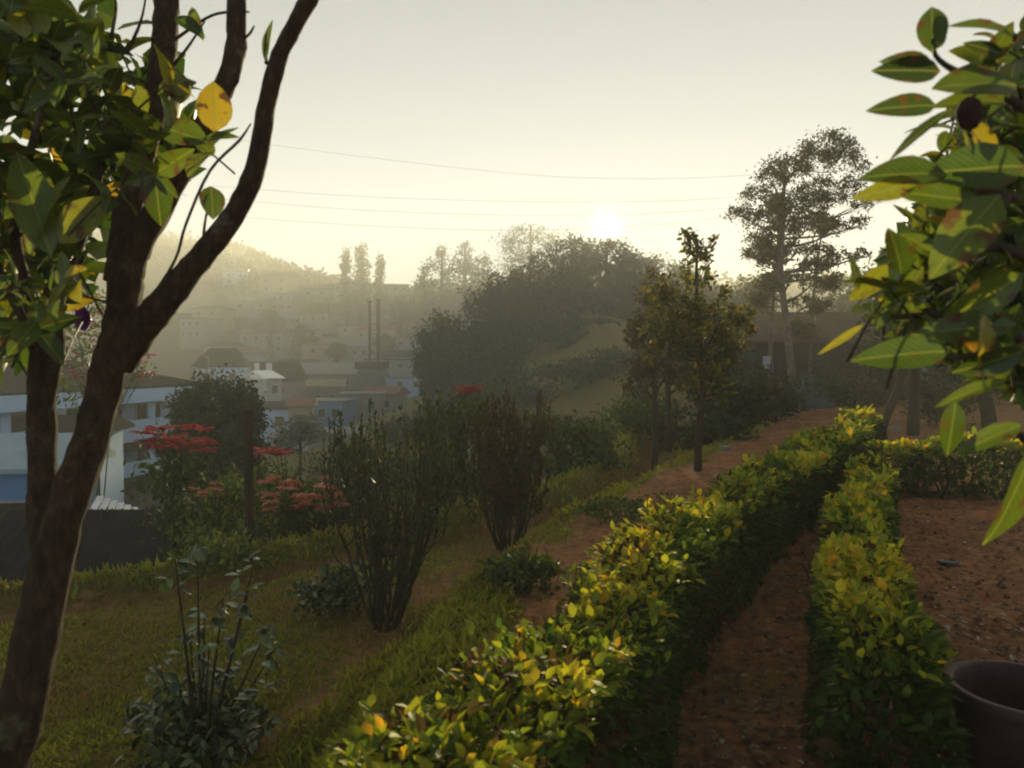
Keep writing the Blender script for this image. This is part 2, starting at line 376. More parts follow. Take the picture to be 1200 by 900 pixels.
def spline(pts, n=6):
    """Catmull-Rom through pts"""
    P = [Vector(p) for p in pts]; P = [P[0] * 2 - P[1]] + P + [P[-1] * 2 - P[-2]]
    out = []
    for i in range(1, len(P) - 2):
        for k in range(n):
            t = k / n; a, b, c, d = P[i - 1], P[i], P[i + 1], P[i + 2]
            out.append(.5 * ((2 * b) + (c - a) * t + (2 * a - 5 * b + 4 * c - d) * t * t + (3 * b - a - 3 * c + d) * t ** 3))
    out.append(P[-2]); return out

def lerps(vals, n):
    return list(np.interp(np.linspace(0, len(vals) - 1, n), range(len(vals)), vals))

def norm(a): return a / np.maximum(np.linalg.norm(a, axis=1, keepdims=True), 1e-9)

def leaf_mesh(name, P, DIR, NRM, L, WR, tint, m, parent, droop=.12, simple=False):
    """a cloud of real leaf blades as one mesh; world coordinates in, parent-local out"""
    P = np.asarray(P, float); N = len(P); DIR = norm(np.asarray(DIR, float))
    SIDE = norm(np.cross(DIR, np.asarray(NRM, float))); NR = np.cross(SIDE, DIR)
    L = np.broadcast_to(np.asarray(L, float), (N,))[:, None]; Wd = np.broadcast_to(np.asarray(WR, float), (N,))[:, None] * L
    base = P; tip = P + DIR * L - NR * L * droop
    lm = P + DIR * L * .48 + SIDE * Wd * .5 + NR * L * .09; rm = P + DIR * L * .48 - SIDE * Wd * .5 + NR * L * .09
    if simple:
        V = np.stack([base, lm, tip, rm], 1).reshape(-1, 3)
        fi = (np.arange(N)[:, None] * 4 + np.array([0, 1, 2, 0, 2, 3])).reshape(-1); per = 2
    else:
        mid = P + DIR * L * .5
        l1 = P + DIR * L * .27 + SIDE * Wd * .44 + NR * L * .07; r1 = P + DIR * L * .27 - SIDE * Wd * .44 + NR * L * .07
        l2 = P + DIR * L * .64 + SIDE * Wd * .45 + NR * L * .05; r2 = P + DIR * L * .64 - SIDE * Wd * .45 + NR * L * .05
        V = np.stack([base, l1, l2, tip, r2, r1, mid], 1).reshape(-1, 3)
        fi = (np.arange(N)[:, None] * 7 + np.array([0, 1, 6, 1, 2, 6, 2, 3, 6, 3, 4, 6, 4, 5, 6, 5, 0, 6])).reshape(-1); per = 6
    if parent is not None:
        o = parent.location if parent.parent is None else parent.parent.location
        V = V - np.array(o)
    me = bpy.data.meshes.new(name); nf = len(fi) // 3
    me.vertices.add(len(V)); me.vertices.foreach_set('co', V.astype(np.float32).ravel())
    me.loops.add(len(fi)); me.loops.foreach_set('vertex_index', fi.astype(np.int32))
    me.polygons.add(nf); me.polygons.foreach_set('loop_start', np.arange(0, nf * 3, 3, dtype=np.int32))
    at = me.attributes.new('tint', 'FLOAT', 'FACE')
    at.data.foreach_set('value', np.repeat(np.clip(np.broadcast_to(tint, (N,)), 0, 1), per).astype(np.float32))
    me.update(calc_edges=True); me.validate()
    o = link(name, me, m, parent); return o

_single = {}
def single_leaf(kind):
    """shared mesh of one large leaf: along +Y, unit length, 24 quads with midrib fold, curl and pointed tip"""
    if kind in _single: return _single[kind]
    wr, curl, fold = {'broad': (.50, .28, .16), 'oval': (.62, .18, .10), 'narrow': (.26, .22, .14), 'small': (.55, .2, .18)}[kind]
    rows = 4 if kind == 'small' else 7; v, f = [], []
    for i in range(rows + 1):
        s = i / rows; w = wr * .5 * math.sin(math.pi * s ** .85) ** .8 * (1 if s < .98 else 0) + .008
        zc = -curl * s * s
        for k, a in enumerate((-1, -.5, 0, .5, 1)):
            v.append((a * w, s, zc + fold * w * abs(a) * 1.6 + .01 * math.sin(9 * s + a * 3)))
    for i in range(rows):
        for k in range(4): f.append((i * 5 + k, i * 5 + k + 1, (i + 1) * 5 + k + 1, (i + 1) * 5 + k))
    me = bpy.data.meshes.new(kind + '_leaf'); me.from_pydata(v, [], f); me.shade_smooth(); _single[kind] = me
    return me

def put_leaf(parent, kind, m, pos, d, nrm, L, tint, wide=1.0, name='leaf'):
    me = single_leaf(kind)
    key = kind + m.name
    if key not in _single:
        c = me.copy(); c.materials.append(m); _single[key] = c
    o = bpy.data.objects.new(name, _single[key]); COL.objects.link(o); o.parent = parent
    d = Vector(d).normalized(); n = Vector(nrm); x = d.cross(n)
    if x.length < 1e-4: x = d.cross(Vector((.3, .5, .8)))
    x.normalize(); z = x.cross(d)
    o.matrix_basis = Matrix.Translation(Vector(pos) - parent.location) @ Matrix((x * wide, d, z)).transposed().to_4x4() @ Matrix.Scale(L, 4)
    o.color = (tint, tint, tint, 1)
    return o

def rdir(n, up=0.0):
    v = RNG.normal(size=(n, 3)); v = norm(v); v[:, 2] += up; return norm(v)

def blob_points(blobs, n, clumps=26, spread=.22, shell=.55, dome=False):
    """points gathered in clumps over the outer volume of ellipsoid blobs (cx,cy,cz,rx,ry,rz)"""
    vol = np.array([(b[3] * b[4] * b[5]) ** .67 for b in blobs]); vol /= vol.sum()
    out = []
    for b, w in zip(blobs, vol):
        c = np.array(b[:3]); r = np.array(b[3:6]); m = max(int(n * w), 6); K = max(4, int(clumps))
        d = rdir(K); rad = shell + (1 - shell) * RNG.random(K) ** .6
        if dome: d[:, 2] = np.abs(d[:, 2]); rad = np.full(K, .95)
        cc = c + d * r * rad[:, None]; idx = RNG.integers(0, K, m)
        size = RNG.uniform(.55, 1.3, K)[idx][:, None]
        out.append(cc[idx] + RNG.normal(size=(m, 3)) * spread * r * size)
    return np.concatenate(out)

def tree(name, label, cat, base, trunk, rad, blobs, n, leaf, mleaf, mbark='bark_dark', group=None, clumps=26, spread=.2, limbs=True, sides=7, simple=True, wr=.5, tint=(.5, .22), shell=.5, dome=False):
    t = thing(name, label, cat, base, group)
    mb = MB(); pts = spline(trunk, 5); mb.tube(pts, lerps(rad, len(pts)), sides, lump=.06)
    if limbs:
        for b in blobs:
            c = Vector(b[:3]); k = min(range(len(pts)), key=lambda i: (pts[i] - (c + Vector((0, 0, -max(b[5], .3) * 1.3)))).length)
            k = min(k, len(pts) - 2); a = pts[k]
            mid = a.lerp(c, .5) + Vector((0, 0, -.08 * (c - a).length)) + Vector((random.uniform(-.05, .05),) * 3) * (c - a).length
            r0 = lerps(rad, len(pts))[k] * .55
            sp = spline([a, mid, c], 4); mb.tube(sp, lerps([r0, r0 * .7, r0 * .3], len(sp)), 5)
            for _ in range(5):
                e = c + Vector((random.uniform(-1, 1) * b[3], random.uniform(-1, 1) * b[4], random.uniform(-.4, .9) * b[5])) * .8
                q = mid.lerp(c, random.uniform(.3, 1)); mb.tube([q, q.lerp(e, .5) + Vector((0, 0, -.04 * b[5])), e], [r0 * .4, r0 * .28, r0 * .1], 4)
    mb.build('trunk', M[mbark], t, True)
    P = blob_points(blobs, n, clumps, spread, shell, dome); N = len(P)
    ti = np.clip(RNG.normal(tint[0], tint[1], N), 0, 1)
    leaf_mesh('crown', P, rdir(N, -.1), rdir(N, .6), leaf * RNG.uniform(.7, 1.3, N), wr, ti, M[mleaf], t, simple=simple)
    return t

# ================================================================== THE SETTING
def axis(lo, a, b, hi, step, grow):
    core = list(np.arange(a, b, step)); up = []; x, s = b, step
    while x < hi: up.append(x); s *= grow; x += s
    dn = []; x, s = a - step, step * grow
    while x > lo: dn.append(x); s *= grow; x -= s
    return np.array([lo] + dn[::-1] + core + up + [hi])
gx = axis(-600, -5.5, 6.5, 600, .06, 1.075); gy = axis(-45, 1.4, 13, 640, .06, 1.06)
GX, GY = np.meshgrid(gx, gy); GZ = terrain(GX, GY)
nx, ny = len(gx), len(gy)
me = bpy.data.meshes.new('ground')
me.vertices.add(nx * ny); me.vertices.foreach_set('co', np.stack([GX, GY, GZ], -1).astype(np.float32).ravel())
ii, jj = np.meshgrid(np.arange(nx - 1), np.arange(ny - 1)); q = (jj * nx + ii).ravel()
fq = np.stack([q, q + 1, q + nx + 1, q + nx], 1).ravel().astype(np.int32)
me.loops.add(len(fq)); me.loops.foreach_set('vertex_index', fq)
me.polygons.add(len(q)); me.polygons.foreach_set('loop_start', np.arange(0, len(fq), 4, dtype=np.int32))
at = me.attributes.new('grass', 'FLOAT', 'POINT'); at.data.foreach_set('value', grassiness(GX, GY).astype(np.float32).ravel())
me.update(calc_edges=True); me.shade_smooth()
tag(link('ground', me, M['ground']), kind='structure')

# ------------------------------------------------------------------ grass
def grass_patch(name, label, n, ymin, ymax, keep, h, seedoff, tb=0.0):
    y = ymin * (ymax / ymin) ** RNG.random(n); x = RNG.uniform(-.75, .62, n) * y
    g = keep(x, y); k = RNG.random(n) < g; x, y = x[k], y[k]; n = len(x)
    P = np.stack([x, y, terrain(x, y) - .01], 1)
    D = rdir(n); D[:, 2] = np.abs(D[:, 2]) + .9; D = norm(D)
    nn = fbm(x * 1.1 + seedoff, y * 1.1, 51); ti = np.clip(nn * 1.7 - .4 + tb + RNG.normal(0, .18, n), 0, 1)
    sc = h * RNG.uniform(.5, 1.4, n) * (1 + .03 * y)
    o = leaf_mesh(name, P, D, rdir(n, .2), sc, .16 + .01 * y, ti, M['grass'], None, .35, True)
    tag(o, label, 'grass', kind='stuff')
def k_lawn(x, y):
    t = tpar(x, y); return np.where((xh(y) - x > .3) & (t < .97), grassiness(x, y) ** 1.3, 0)
def k_ridge(x, y):
    u = upar(x, y) + (fbm(x * .9, y * .9, 5) - .5) * .35
    return np.where((u > -.2) & (u < 1.6), 1, 0) * np.where(u > .5, .5, 1)
def k_bank(x, y):
    e = xh(y) - x - soilw(y) + (fbm(x * 1.1, y * 1.1, 61) - .5) * .9; return np.where((e > .05) & (e < .95), .9, 0) * sstep(.35, .55, fbm(x * .7, y * .7, 77))
grass_patch('lawn_grass', 'short olive and brown grass covering the lower lawn', 130000, 2.6, 22, k_lawn, .044, 0, .12)
grass_patch('ridge_grass', 'brighter tufted grass along the outer edge of the lawn', 70000, 4.5, 24, k_ridge, .085, 3, .22)
grass_patch('bank_grass', 'green grass strip on the bank below the clipped hedge', 80000, 2.6, 22, k_bank, .065, 9, .34)
def k_weed(x, y):
    t = tpar(x, y); return np.where(t < -.05, grassiness(x, y) ** 2 * 1.2, 0)
grass_patch('sparse_weeds', 'sparse small weeds scattered over the bare brown soil', 22000, 2.2, 14, k_weed, .028, 5)

# clods and dry leaves on the bare soil
n = 9000; y = 2.2 * (14 / 2.2) ** RNG.random(n); x = RNG.uniform(.1, .68, n) * y; k = tpar(x, y) < .1; x, y = x[k], y[k]; n = len(x)
P = np.stack([x, y, terrain(x, y) + .006], 1); D = rdir(n); D[:, 2] *= .25
tag(leaf_mesh('leaf_litter', P, D, rdir(n, 2.5), RNG.uniform(.012, .055, n), .5, np.clip(RNG.normal(.42, .25, n), 0, 1), M['litter'], None),
    'dry fallen leaves littering the bare brown soil', 'leaf litter', kind='stuff')
mb = MB()
for _ in range(900):
    yy = 2.2 * (12 / 2.2) ** random.random(); xx = random.uniform(.05, .68) * yy
    if tpar(xx, yy) > .15: continue
    s = random.uniform(.006, .022) * (1 + .05 * yy); z0 = gz(xx, yy) + s * .2
    mb.add([(xx + s * a * random.uniform(.7, 1.3), yy + s * b * random.uniform(.7, 1.3), z0 + s * c * .8) for a, b, c in ((1, 0, 0), (0, 1, 0), (-1, 0, 0), (0, -1, 0), (0, 0, 1), (0, 0, -1))],
           [(0, 1, 4), (1, 2, 4), (2, 3, 4), (3, 0, 4), (1, 0, 5), (2, 1, 5), (3, 2, 5), (0, 3, 5)])
tag(mb.build('soil_clods', surf('soil_clod', (.06, .032, .02), (.2, .12, .075), 9, .95, .6), None), 'small earth clods lying on the bare brown soil', 'clods', kind='stuff')

# ================================================================== HEDGES
def hedge(name, label, line, width, height, dens, group, seed, singles=300):
    line = np.array(line); seg = np.hypot(*np.diff(line, axis=0).T); cum = np.concatenate([[0], np.cumsum(seg)]); LEN = cum[-1]
    def at_s(s):
        px_, py_ = np.interp(s, cum, line[:, 0]), np.interp(s, cum, line[:, 1])
        e = .05; tx = np.interp(s + e, cum, line[:, 0]) - np.interp(s - e, cum, line[:, 0]); ty = np.interp(s + e, cum, line[:, 1]) - np.interp(s - e, cum, line[:, 1])
        l = np.hypot(tx, ty) + 1e-9; return px_, py_, tx / l, ty / l
    t = thing(name, label, 'hedge', (line[0, 0], line[0, 1], gz(*line[0])), group)
    # sample leaves along the length, denser and smaller near the camera
    S = np.linspace(0, LEN, 400); X, Y, _, _ = at_s(S); dist = np.hypot(X, Y)
    sz = np.interp(dist, [1.5, 3, 6, 13], [.040, .044, .062, .10])
    pdf = 1 / sz ** 2; n = int(dens * 3 * np.sum(pdf) * (S[1] - S[0])); cdf = np.cumsum(pdf); cdf /= cdf[-1]
    s = np.interp(RNG.random(n), cdf, S); X, Y, tx, ty = at_s(s); dist = np.hypot(X, Y); size = np.interp(dist, [1.5, 3, 6, 13], [.040, .044, .062, .10])
    q = RNG.random(n) * (2 * height + width * 1.25) - height      # round the section: right side, top, left side
    ontop = (q > 0) & (q < width * 1.25); vz = RNG.uniform(-1, 1, n)
    ox = np.where(ontop, q / (width * 1.25) * 2 - 1, np.where(q < 0, 1, -1)); oz = np.where(ontop, 1, vz)
    rr = (np.abs(ox) ** 6 + np.maximum(oz, 0) ** 6) ** (1 / 6); rr = np.maximum(rr, 1); ox, oz = ox / rr, np.where(oz > 0, oz / rr, oz); a = np.arctan2(oz, ox)
    hgt = height * (1 + .26 * (fbm(s * 1.1, s * 0 + seed, 3) - .5) * 2); hw = width / 2 * (1 + .5 * (fbm(s * 1.4 + 9, a * .8, seed) - .5) * 2)
    depth = 1 - np.abs(RNG.normal(0, .17, n)) + .42 * (fbm(s * 4.5, a * 2.4, seed + 4) - .5)
    spr = (fbm(s * 7, ox * 2 + 5, seed + 21, 2) > .60) & (RNG.random(n) < .35) & (oz > .6); depth = np.where(spr, depth + RNG.uniform(.04, .22, n), depth)
    lx, lz = ox * hw * depth, np.maximum(hgt * (.52 + .48 * oz * depth), .015)
    en = RNG.random(n) < .035; lo = en & (RNG.random(n) < .5)
    es = np.where(lo, np.abs(RNG.normal(0, .07, n)) - .03, LEN - np.abs(RNG.normal(0, .07, n)) + .03); s = np.where(en, es, s); X2, Y2, tx2, ty2 = at_s(np.clip(s, 0.06, LEN - .06))
    X, Y, tx, ty = np.where(en, X2, X), np.where(en, Y2, Y), np.where(en, tx2, tx), np.where(en, ty2, ty)
    X, Y = np.where(en, X2 + tx2 * (s - np.clip(s, .06, LEN - .06)), X), np.where(en, Y2 + ty2 * (s - np.clip(s, .06, LEN - .06)), Y)
    lx = np.where(en, RNG.uniform(-1, 1, n) * hw, lx); lz = np.where(en, hgt * RNG.uniform(.02, .98, n), lz)
    wx, wy = X + ty * lx, Y - tx * lx
    lz = lz * (1 + .22 * (fbm(wx * 5, wy * 5, seed + 2, 3) - .5) * np.where(lz > hgt * .5, 1, 0))
    ends = np.minimum(s, LEN - s); lz = lz * np.clip(.75 + ends * 1.2, 0, 1)
    P = np.stack([wx, wy, terrain(wx, wy, False) + lz], 1)
    out = np.stack([ty * ox, -tx * ox, oz * .9 + .15], 1)
    DIR = norm(out * .8 + rdir(n) * .9); NR = norm(np.stack([out[:, 0] * .4, out[:, 1] * .4, np.abs(out[:, 2]) + .8], 1) + rdir(n) * .7)
    # golden new growth on the clipped top, older green leaves on the sides, some dry patches
    patch = fbm(s * 1.8, a * 1.2, seed + 7); top = np.clip((lz / hgt - .70) / .26, 0, 1)
    ti = .23 + .49 * top * (.4 + 1.0 * patch) + RNG.normal(0, .11, n) + np.where(RNG.random(n) < .07 * top, .32, 0)
    ti = np.where((fbm(s * 2.6 + 3, a * 1.6, seed + 9) > .66) & (RNG.random(n) < .6), RNG.uniform(0, .1, n), ti)
    ti = np.clip(ti, 0, 1)
    # the largest ones in view become single leaves
    order = np.argsort(dist + (lz < hgt * .6) * 1.2 + np.where(np.abs(P[:, 0] / np.maximum(P[:, 1], .1)) > .66, 50, 0) + np.where((CAMZ - P[:, 2]) / np.maximum(P[:, 1], .1) > .50, 50, 0) + (depth < .9) * 3 + RNG.random(n) * 1.2)
    one = order[:singles]; rest = np.ones(n, bool); rest[one] = False
    f = leaf_mesh('foliage', P[rest], DIR[rest], NR[rest], size[rest] * RNG.uniform(.7, 1.3, rest.sum()), .58, ti[rest], M['hedge'], t); tag(f, kind='stuff')
    for i in one: put_leaf(t, 'small', M['hedge_o'], P[i], DIR[i], NR[i], size[i] * random.uniform(.9, 1.35), float(ti[i]))
    # the woody inside: stems rising from the ground and forking
    mb = MB()
    for k in range(int(LEN * 9)):
        ss = random.uniform(0.05, LEN - .05); X, Y, tx, ty = [float(v) for v in at_s(ss)]
        b = random.uniform(-.25, .25) * width; p0 = Vector((X + ty * b, Y - tx * b, gz(X, Y) - .03)); h = height * random.uniform(.7, .95)
        for _ in range(3):
            p2 = p0 + Vector((random.uniform(-.5, .5) * width, random.uniform(-.5, .5) * width, h)); pm = p0.lerp(p2, .5) + Vector((random.uniform(-.05, .05), random.uniform(-.05, .05), 0))
            mb.tube([p0, pm, p2], [.009, .006, .003], 4, False)
    tag(mb.build('stems', M['bark_dark'], t), kind='stuff')
    return t
LH = [(float(xh(y)) + .17, y - .09) for y in (1.0, 1.4, 1.9, 2.6, 3.3, 4.4, 5.5, 6.7, 7.9, 9, 10, 11.5, 13.1)]
hedge('clipped_hedge', 'long low golden-green clipped hedge running left of the narrow dirt path', LH, .40, .60, 2.6, 'clipped hedges beside the path', 2)
RH = [(1.13, 2.25), (1.38, 2.94), (1.62, 3.6), (2.12, 4.7), (2.62, 5.7), (3.15, 6.7), (3.62, 7.7)]
hedge('clipped_hedge', 'shorter yellow-green hedge between the narrow dirt path and the flower pot', RH, .32, .55, 2.6, 'clipped hedges beside the path', 5)
TH = [(3.75, 8.25), (4.3, 8.45), (4.9, 8.5), (5.6, 8.3), (6.2, 8.1)]
hedge('clipped_hedge', 'dense dark green hedge closing the bare soil bed across its far end', TH, .55, .60, 3.4, 'clipped hedges beside the path', 8, 120)


# ================================================================== NEAR TREE WITH BARE LIMBS (left)
def limb(name, pts, widths, parent, m='bark', n=14, sub=10, lump=.09):
    """pts: (px, py, D); widths in px of the photograph"""
    P = spline([W(*p) for p in pts], sub); rad = [w / 2 / F * p[2] for w, p in zip(widths, pts)]
    mb = MB(); mb.tube(P, lerps(rad, len(P)), n, lump=lump); return mb.build(name, M[m], parent, True)

b0 = W(-30, 1000, 2.25)
lt = thing('limbed_tree', 'bare forked tree with dark limbs and broad leaves beside the lawn', 'tree', (b0.x, b0.y, gz(b0.x, b0.y)))
base = Vector((b0.x - .04, b0.y, gz(b0.x, b0.y) - .1))
mb = MB()
tp = spline([base, W(-8, 940, 2.25), W(22, 840, 2.24), W(48, 720, 2.22), W(74, 610, 2.2), W(110, 500, 2.2), W(128, 430, 2.2), W(142, 380, 2.22), W(150, 310, 2.25)], 10)
mb.tube(tp, lerps([.11, .084, .066, .060, .054, .048, .046, .050, .040], len(tp)), 20, lump=.10); mb.build('trunk', M['bark'], lt, True)
limb('limb', [(140, 425, 2.2), (166, 385, 2.17), (197, 348, 2.14), (237, 300, 2.12), (272, 255, 2.1), (300, 195, 2.08), (313, 120, 2.06), (330, 60, 2.04), (362, 0, 2.02), (385, -45, 2.0), (402, -130, 1.98), (398, -230, 1.96)], [36, 38, 34, 28, 25, 23, 21, 19, 20, 18, 12, 4], lt)
limb('limb', [(146, 360, 2.25), (152, 305, 2.25), (186, 245, 2.28), (222, 180, 2.3), (258, 112, 2.32), (276, 60, 2.34), (277, 0, 2.36), (280, -60, 2.4), (296, -150, 2.45), (290, -250, 2.5)], [38, 38, 29, 27, 24, 23, 21, 18, 11, 4], lt)
limb('limb', [(140, 330, 2.28), (150, 250, 2.34), (172, 165, 2.4), (188, 90, 2.42), (194, 30, 2.44), (196, -40, 2.46), (190, -140, 2.5), (200, -240, 2.55)], [34, 30, 27, 29, 28, 26, 14, 4], lt)
limb('limb', [(62, 690, 2.2), (50, 610, 2.28), (50, 520, 2.32), (49, 430, 2.34), (62, 350, 2.38), (95, 275, 2.42), (120, 190, 2.45)], [26, 33, 32, 30, 22, 15, 9], lt)
limb('limb', [(52, 500, 2.33), (62, 450, 2.31), (69, 400, 2.28), (72, 340, 2.3), (98, 300, 2.32)], [8, 12, 13, 11, 7], lt, n=7)
limb('limb', [(45, 420, 2.34), (30, 340, 2.3), (18, 260, 2.24), (40, 160, 2.2), (70, 60, 2.18)], [18, 15, 12, 9, 5], lt, n=7)
limb('limb', [(46, 400, 2.34), (10, 340, 2.4), (-30, 260, 2.45)], [16, 12, 8], lt, n=7)
for tw in ([(172, 360, 2.14), (205, 305, 2.12), (218, 262, 2.12), (246, 200, 2.12), (280, 165, 2.12), (294, 145, 2.1)], [(236, 298, 2.12), (240, 262, 2.1), (246, 228, 2.1)],
           [(186, 60, 2.4), (240, 22, 2.38), (268, 14, 2.36), (292, 14, 2.34)], [(192, 90, 2.4), (218, 58, 2.36), (240, 25, 2.3)], [(150, 60, 2.3), (165, 25, 2.3), (172, -10, 2.3)], [(130, 45, 2.3), (136, 10, 2.3), (133, -15, 2.3)],
           [(312, 75, 2.06), (311, 60, 2.04), (312, 40, 2.03)], [(277, 52, 2.34), (292, 40, 2.34), (298, 30, 2.34)]):
    limb('twig', tw, [6 if tw[0][0] == 172 else 4.5] + [3.4] * (len(tw) - 2) + [2], lt, n=5, sub=4)
def px_leaf(parent, base, tip, D, tint, wide=1.0, kind='broad', face=None, m='broad_o'):
    a = W(base[0], base[1], D); b = W(tip[0], tip[1], D + random.uniform(-.03, .03)); d = b - a
    nrm = Vector(face) if face else Vector((random.uniform(-.6, .6), -1, random.uniform(-.2, .9)))
    put_leaf(parent, kind, M[m], a, d, nrm, d.length, tint, wide)
for L_ in [((252, 155), (250, 92), 2.1, .88, 1.05, 'oval'), ((238, 165), (275, 152), 2.1, .5, .8, 'broad'), ((247, 218), (251, 254), 2.1, .45, 1.15, 'oval'), ((311, 72), (312, 20), 2.04, .35, .85, 'narrow'),
           ((78, 365), (112, 342), 2.2, .88, 1.0, 'broad'), ((225, 8), (232, 46), 2.3, .55, 1, 'broad'), ((205, 20), (238, 35), 2.3, .3, 1, 'broad'), ((212, 122), (205, 78), 2.1, .7, 1.1, 'oval'),
           ((70, 285), (122, 222), 2.0, .72, 1.2, 'broad'), ((60, 300), (15, 165), 2.0, .62, .7, 'broad'), ((35, 300), (55, 200), 2.0, .68, .7, 'broad'), ((30, 45), (18, -10), 2.0, .72, 1.2, 'broad'), ((55, 40), (30, -5), 2.0, .7, 1.1, 'broad'),
           ((115, 70), (92, -5), 2.05, .6, .9, 'broad'), ((185, 110), (225, 90), 2.1, .55, 1.1, 'broad'), ((190, 150), (240, 160), 2.1, .55, 1.1, 'oval'), ((160, 100), (170, 130), 2.1, .68, 1.1, 'oval')]:
    px_leaf(lt, *L_[:6])
def in_poly(x, y, poly):
    c = False; j = len(poly) - 1
    for i in range(len(poly)):
        (xi, yi), (xj, yj) = poly[i], poly[j]
        if (yi > y) != (yj > y) and x < (xj - xi) * (y - yi) / (yj - yi) + xi: c = not c
        j = i
    return c
def fill_leaves(parent, poly, n, D0, D1, Lm, tint, kind, m, spurs, avoid=None, tw='bark_dark'):
    """leaf rosettes on short twigs inside an outline; every leaf a part"""
    xs = [p[0] for p in poly]; ys = [p[1] for p in poly]; made = 0
    while made < n:
        x, y = random.uniform(min(xs), max(xs)), random.uniform(min(ys), max(ys))
        if not in_poly(x, y, poly) or (avoid and avoid(x, y)): continue
        D = random.uniform(D0, D1); c = W(x, y, D); ax = Vector((random.uniform(-.7, .7), random.uniform(-.7, .2), random.uniform(-.1, 1))).normalized()
        if random.random() < .6:
            MB().tube([c - ax * random.uniform(.08, .16) + Vector((0, 0, -.02)), c - ax * .04, c + ax * .02], [.0035, .003, .002], 5).build('twig', M[tw], parent)
        k = random.randint(*spurs); a0 = random.uniform(0, 6.28); tb = random.gauss(tint, .12)
        s1 = ax.cross(Vector((.2, .3, .9))).normalized(); s2 = ax.cross(s1)
        for q in range(k):
            a = a0 + q * 2.4; d = (s1 * math.cos(a) + s2 * math.sin(a)) * random.uniform(.7, 1.1) + ax * random.uniform(.1, .9) + Vector((0, 0, -.15))
            put_leaf(parent, kind, m, c + ax * (.012 * q - .03), d, ax + Vector((0, 0, .3)), Lm * random.uniform(.65, 1.25), max(0, min(1, tb + random.gauss(0, .1))), random.uniform(.85, 1.15)); made += 1
poly_l = [(-60, -30), (55, -30), (75, 15), (95, -20), (120, 20), (150, 55), (215, 75), (235, 130), (262, 165), (205, 205), (190, 225), (150, 235), (128, 262), (112, 300), (85, 350), (60, 380), (30, 430), (-60, 450)]
fill_leaves(lt, poly_l, 285, 1.95, 2.6, .115, .48, 'broad', M['broad_o'], (3, 5), lambda x, y: 150 < x < 185 and y < 40)

bp = []
poly_i = [(-90, -40), (60, -40), (130, 30), (205, 90), (225, 150), (185, 215), (130, 250), (105, 300), (75, 345), (40, 400), (-90, 440)]
while len(bp) < 900:
    x, y = random.uniform(-90, 230), random.uniform(-40, 440)
    if in_poly(x, y, poly_i) and vnoise(x / 38, y / 38, 17) > .33: bp.append(tuple(W(x, y, random.uniform(2.45, 3.0))))
f = leaf_mesh('inner_foliage', bp, rdir(len(bp), -.2), rdir(len(bp), .6), RNG.uniform(.09, .15, len(bp)), .55, np.clip(RNG.normal(.5, .18, len(bp)), 0, 1), M['broad'], lt); tag(f, kind='stuff')
# ================================================================== NEAR LEAFY TREE (right)
b1 = Vector((1.75, 1.75, gz(1.75, 1.75)))
rt = thing('leafy_tree', 'close leafy tree with broad drooping yellow-green leaves overhanging the soil bed', 'tree', b1)
mb = MB(); rp = spline([b1 - Vector((0, 0, .1)), (1.72, 1.75, .6), (1.64, 1.8, 1.2), (1.62, 1.85, 1.8), (1.55, 1.8, 2.6)], 5)
mb.tube(rp, lerps([.085, .07, .062, .05, .03], len(rp)), 12, lump=.06); mb.build('trunk', M['bark'], rt, True)
for br in ([(1300, 560, 1.8), (1230, 430, 1.6), (1170, 415, 1.48), (1110, 420, 1.42)], [(1290, 350, 1.8), (1220, 260, 1.6), (1160, 215, 1.48), (1110, 205, 1.42)], [(1290, 260, 1.8), (1210, 140, 1.6), (1140, 95, 1.48), (1100, 70, 1.42), (1093, 45, 1.4)],
           [(1290, 480, 1.8), (1200, 400, 1.65), (1120, 370, 1.55), (1045, 372, 1.5)], [(1290, 200, 1.8), (1225, 70, 1.6), (1180, 40, 1.5)], [(1300, 600, 1.8), (1240, 545, 1.55), (1195, 510, 1.42)], [(1290, 380, 1.8), (1200, 300, 1.6), (1120, 290, 1.5)], [(1150, 225, 1.48), (1178, 235, 1.4), (1130, 262, 1.36)],
           [(1400, 420, 1.85), (1310, 330, 2.2), (1220, 270, 2.6)], [(1400, 330, 1.85), (1290, 230, 2.2), (1200, 170, 2.6)], [(1400, 480, 1.85), (1270, 400, 2.2), (1140, 360, 2.6)]):
    limb('limb', br, [20, 13, 9, 6, 4][:len(br)], rt, 'bark_dark', 7, 5)
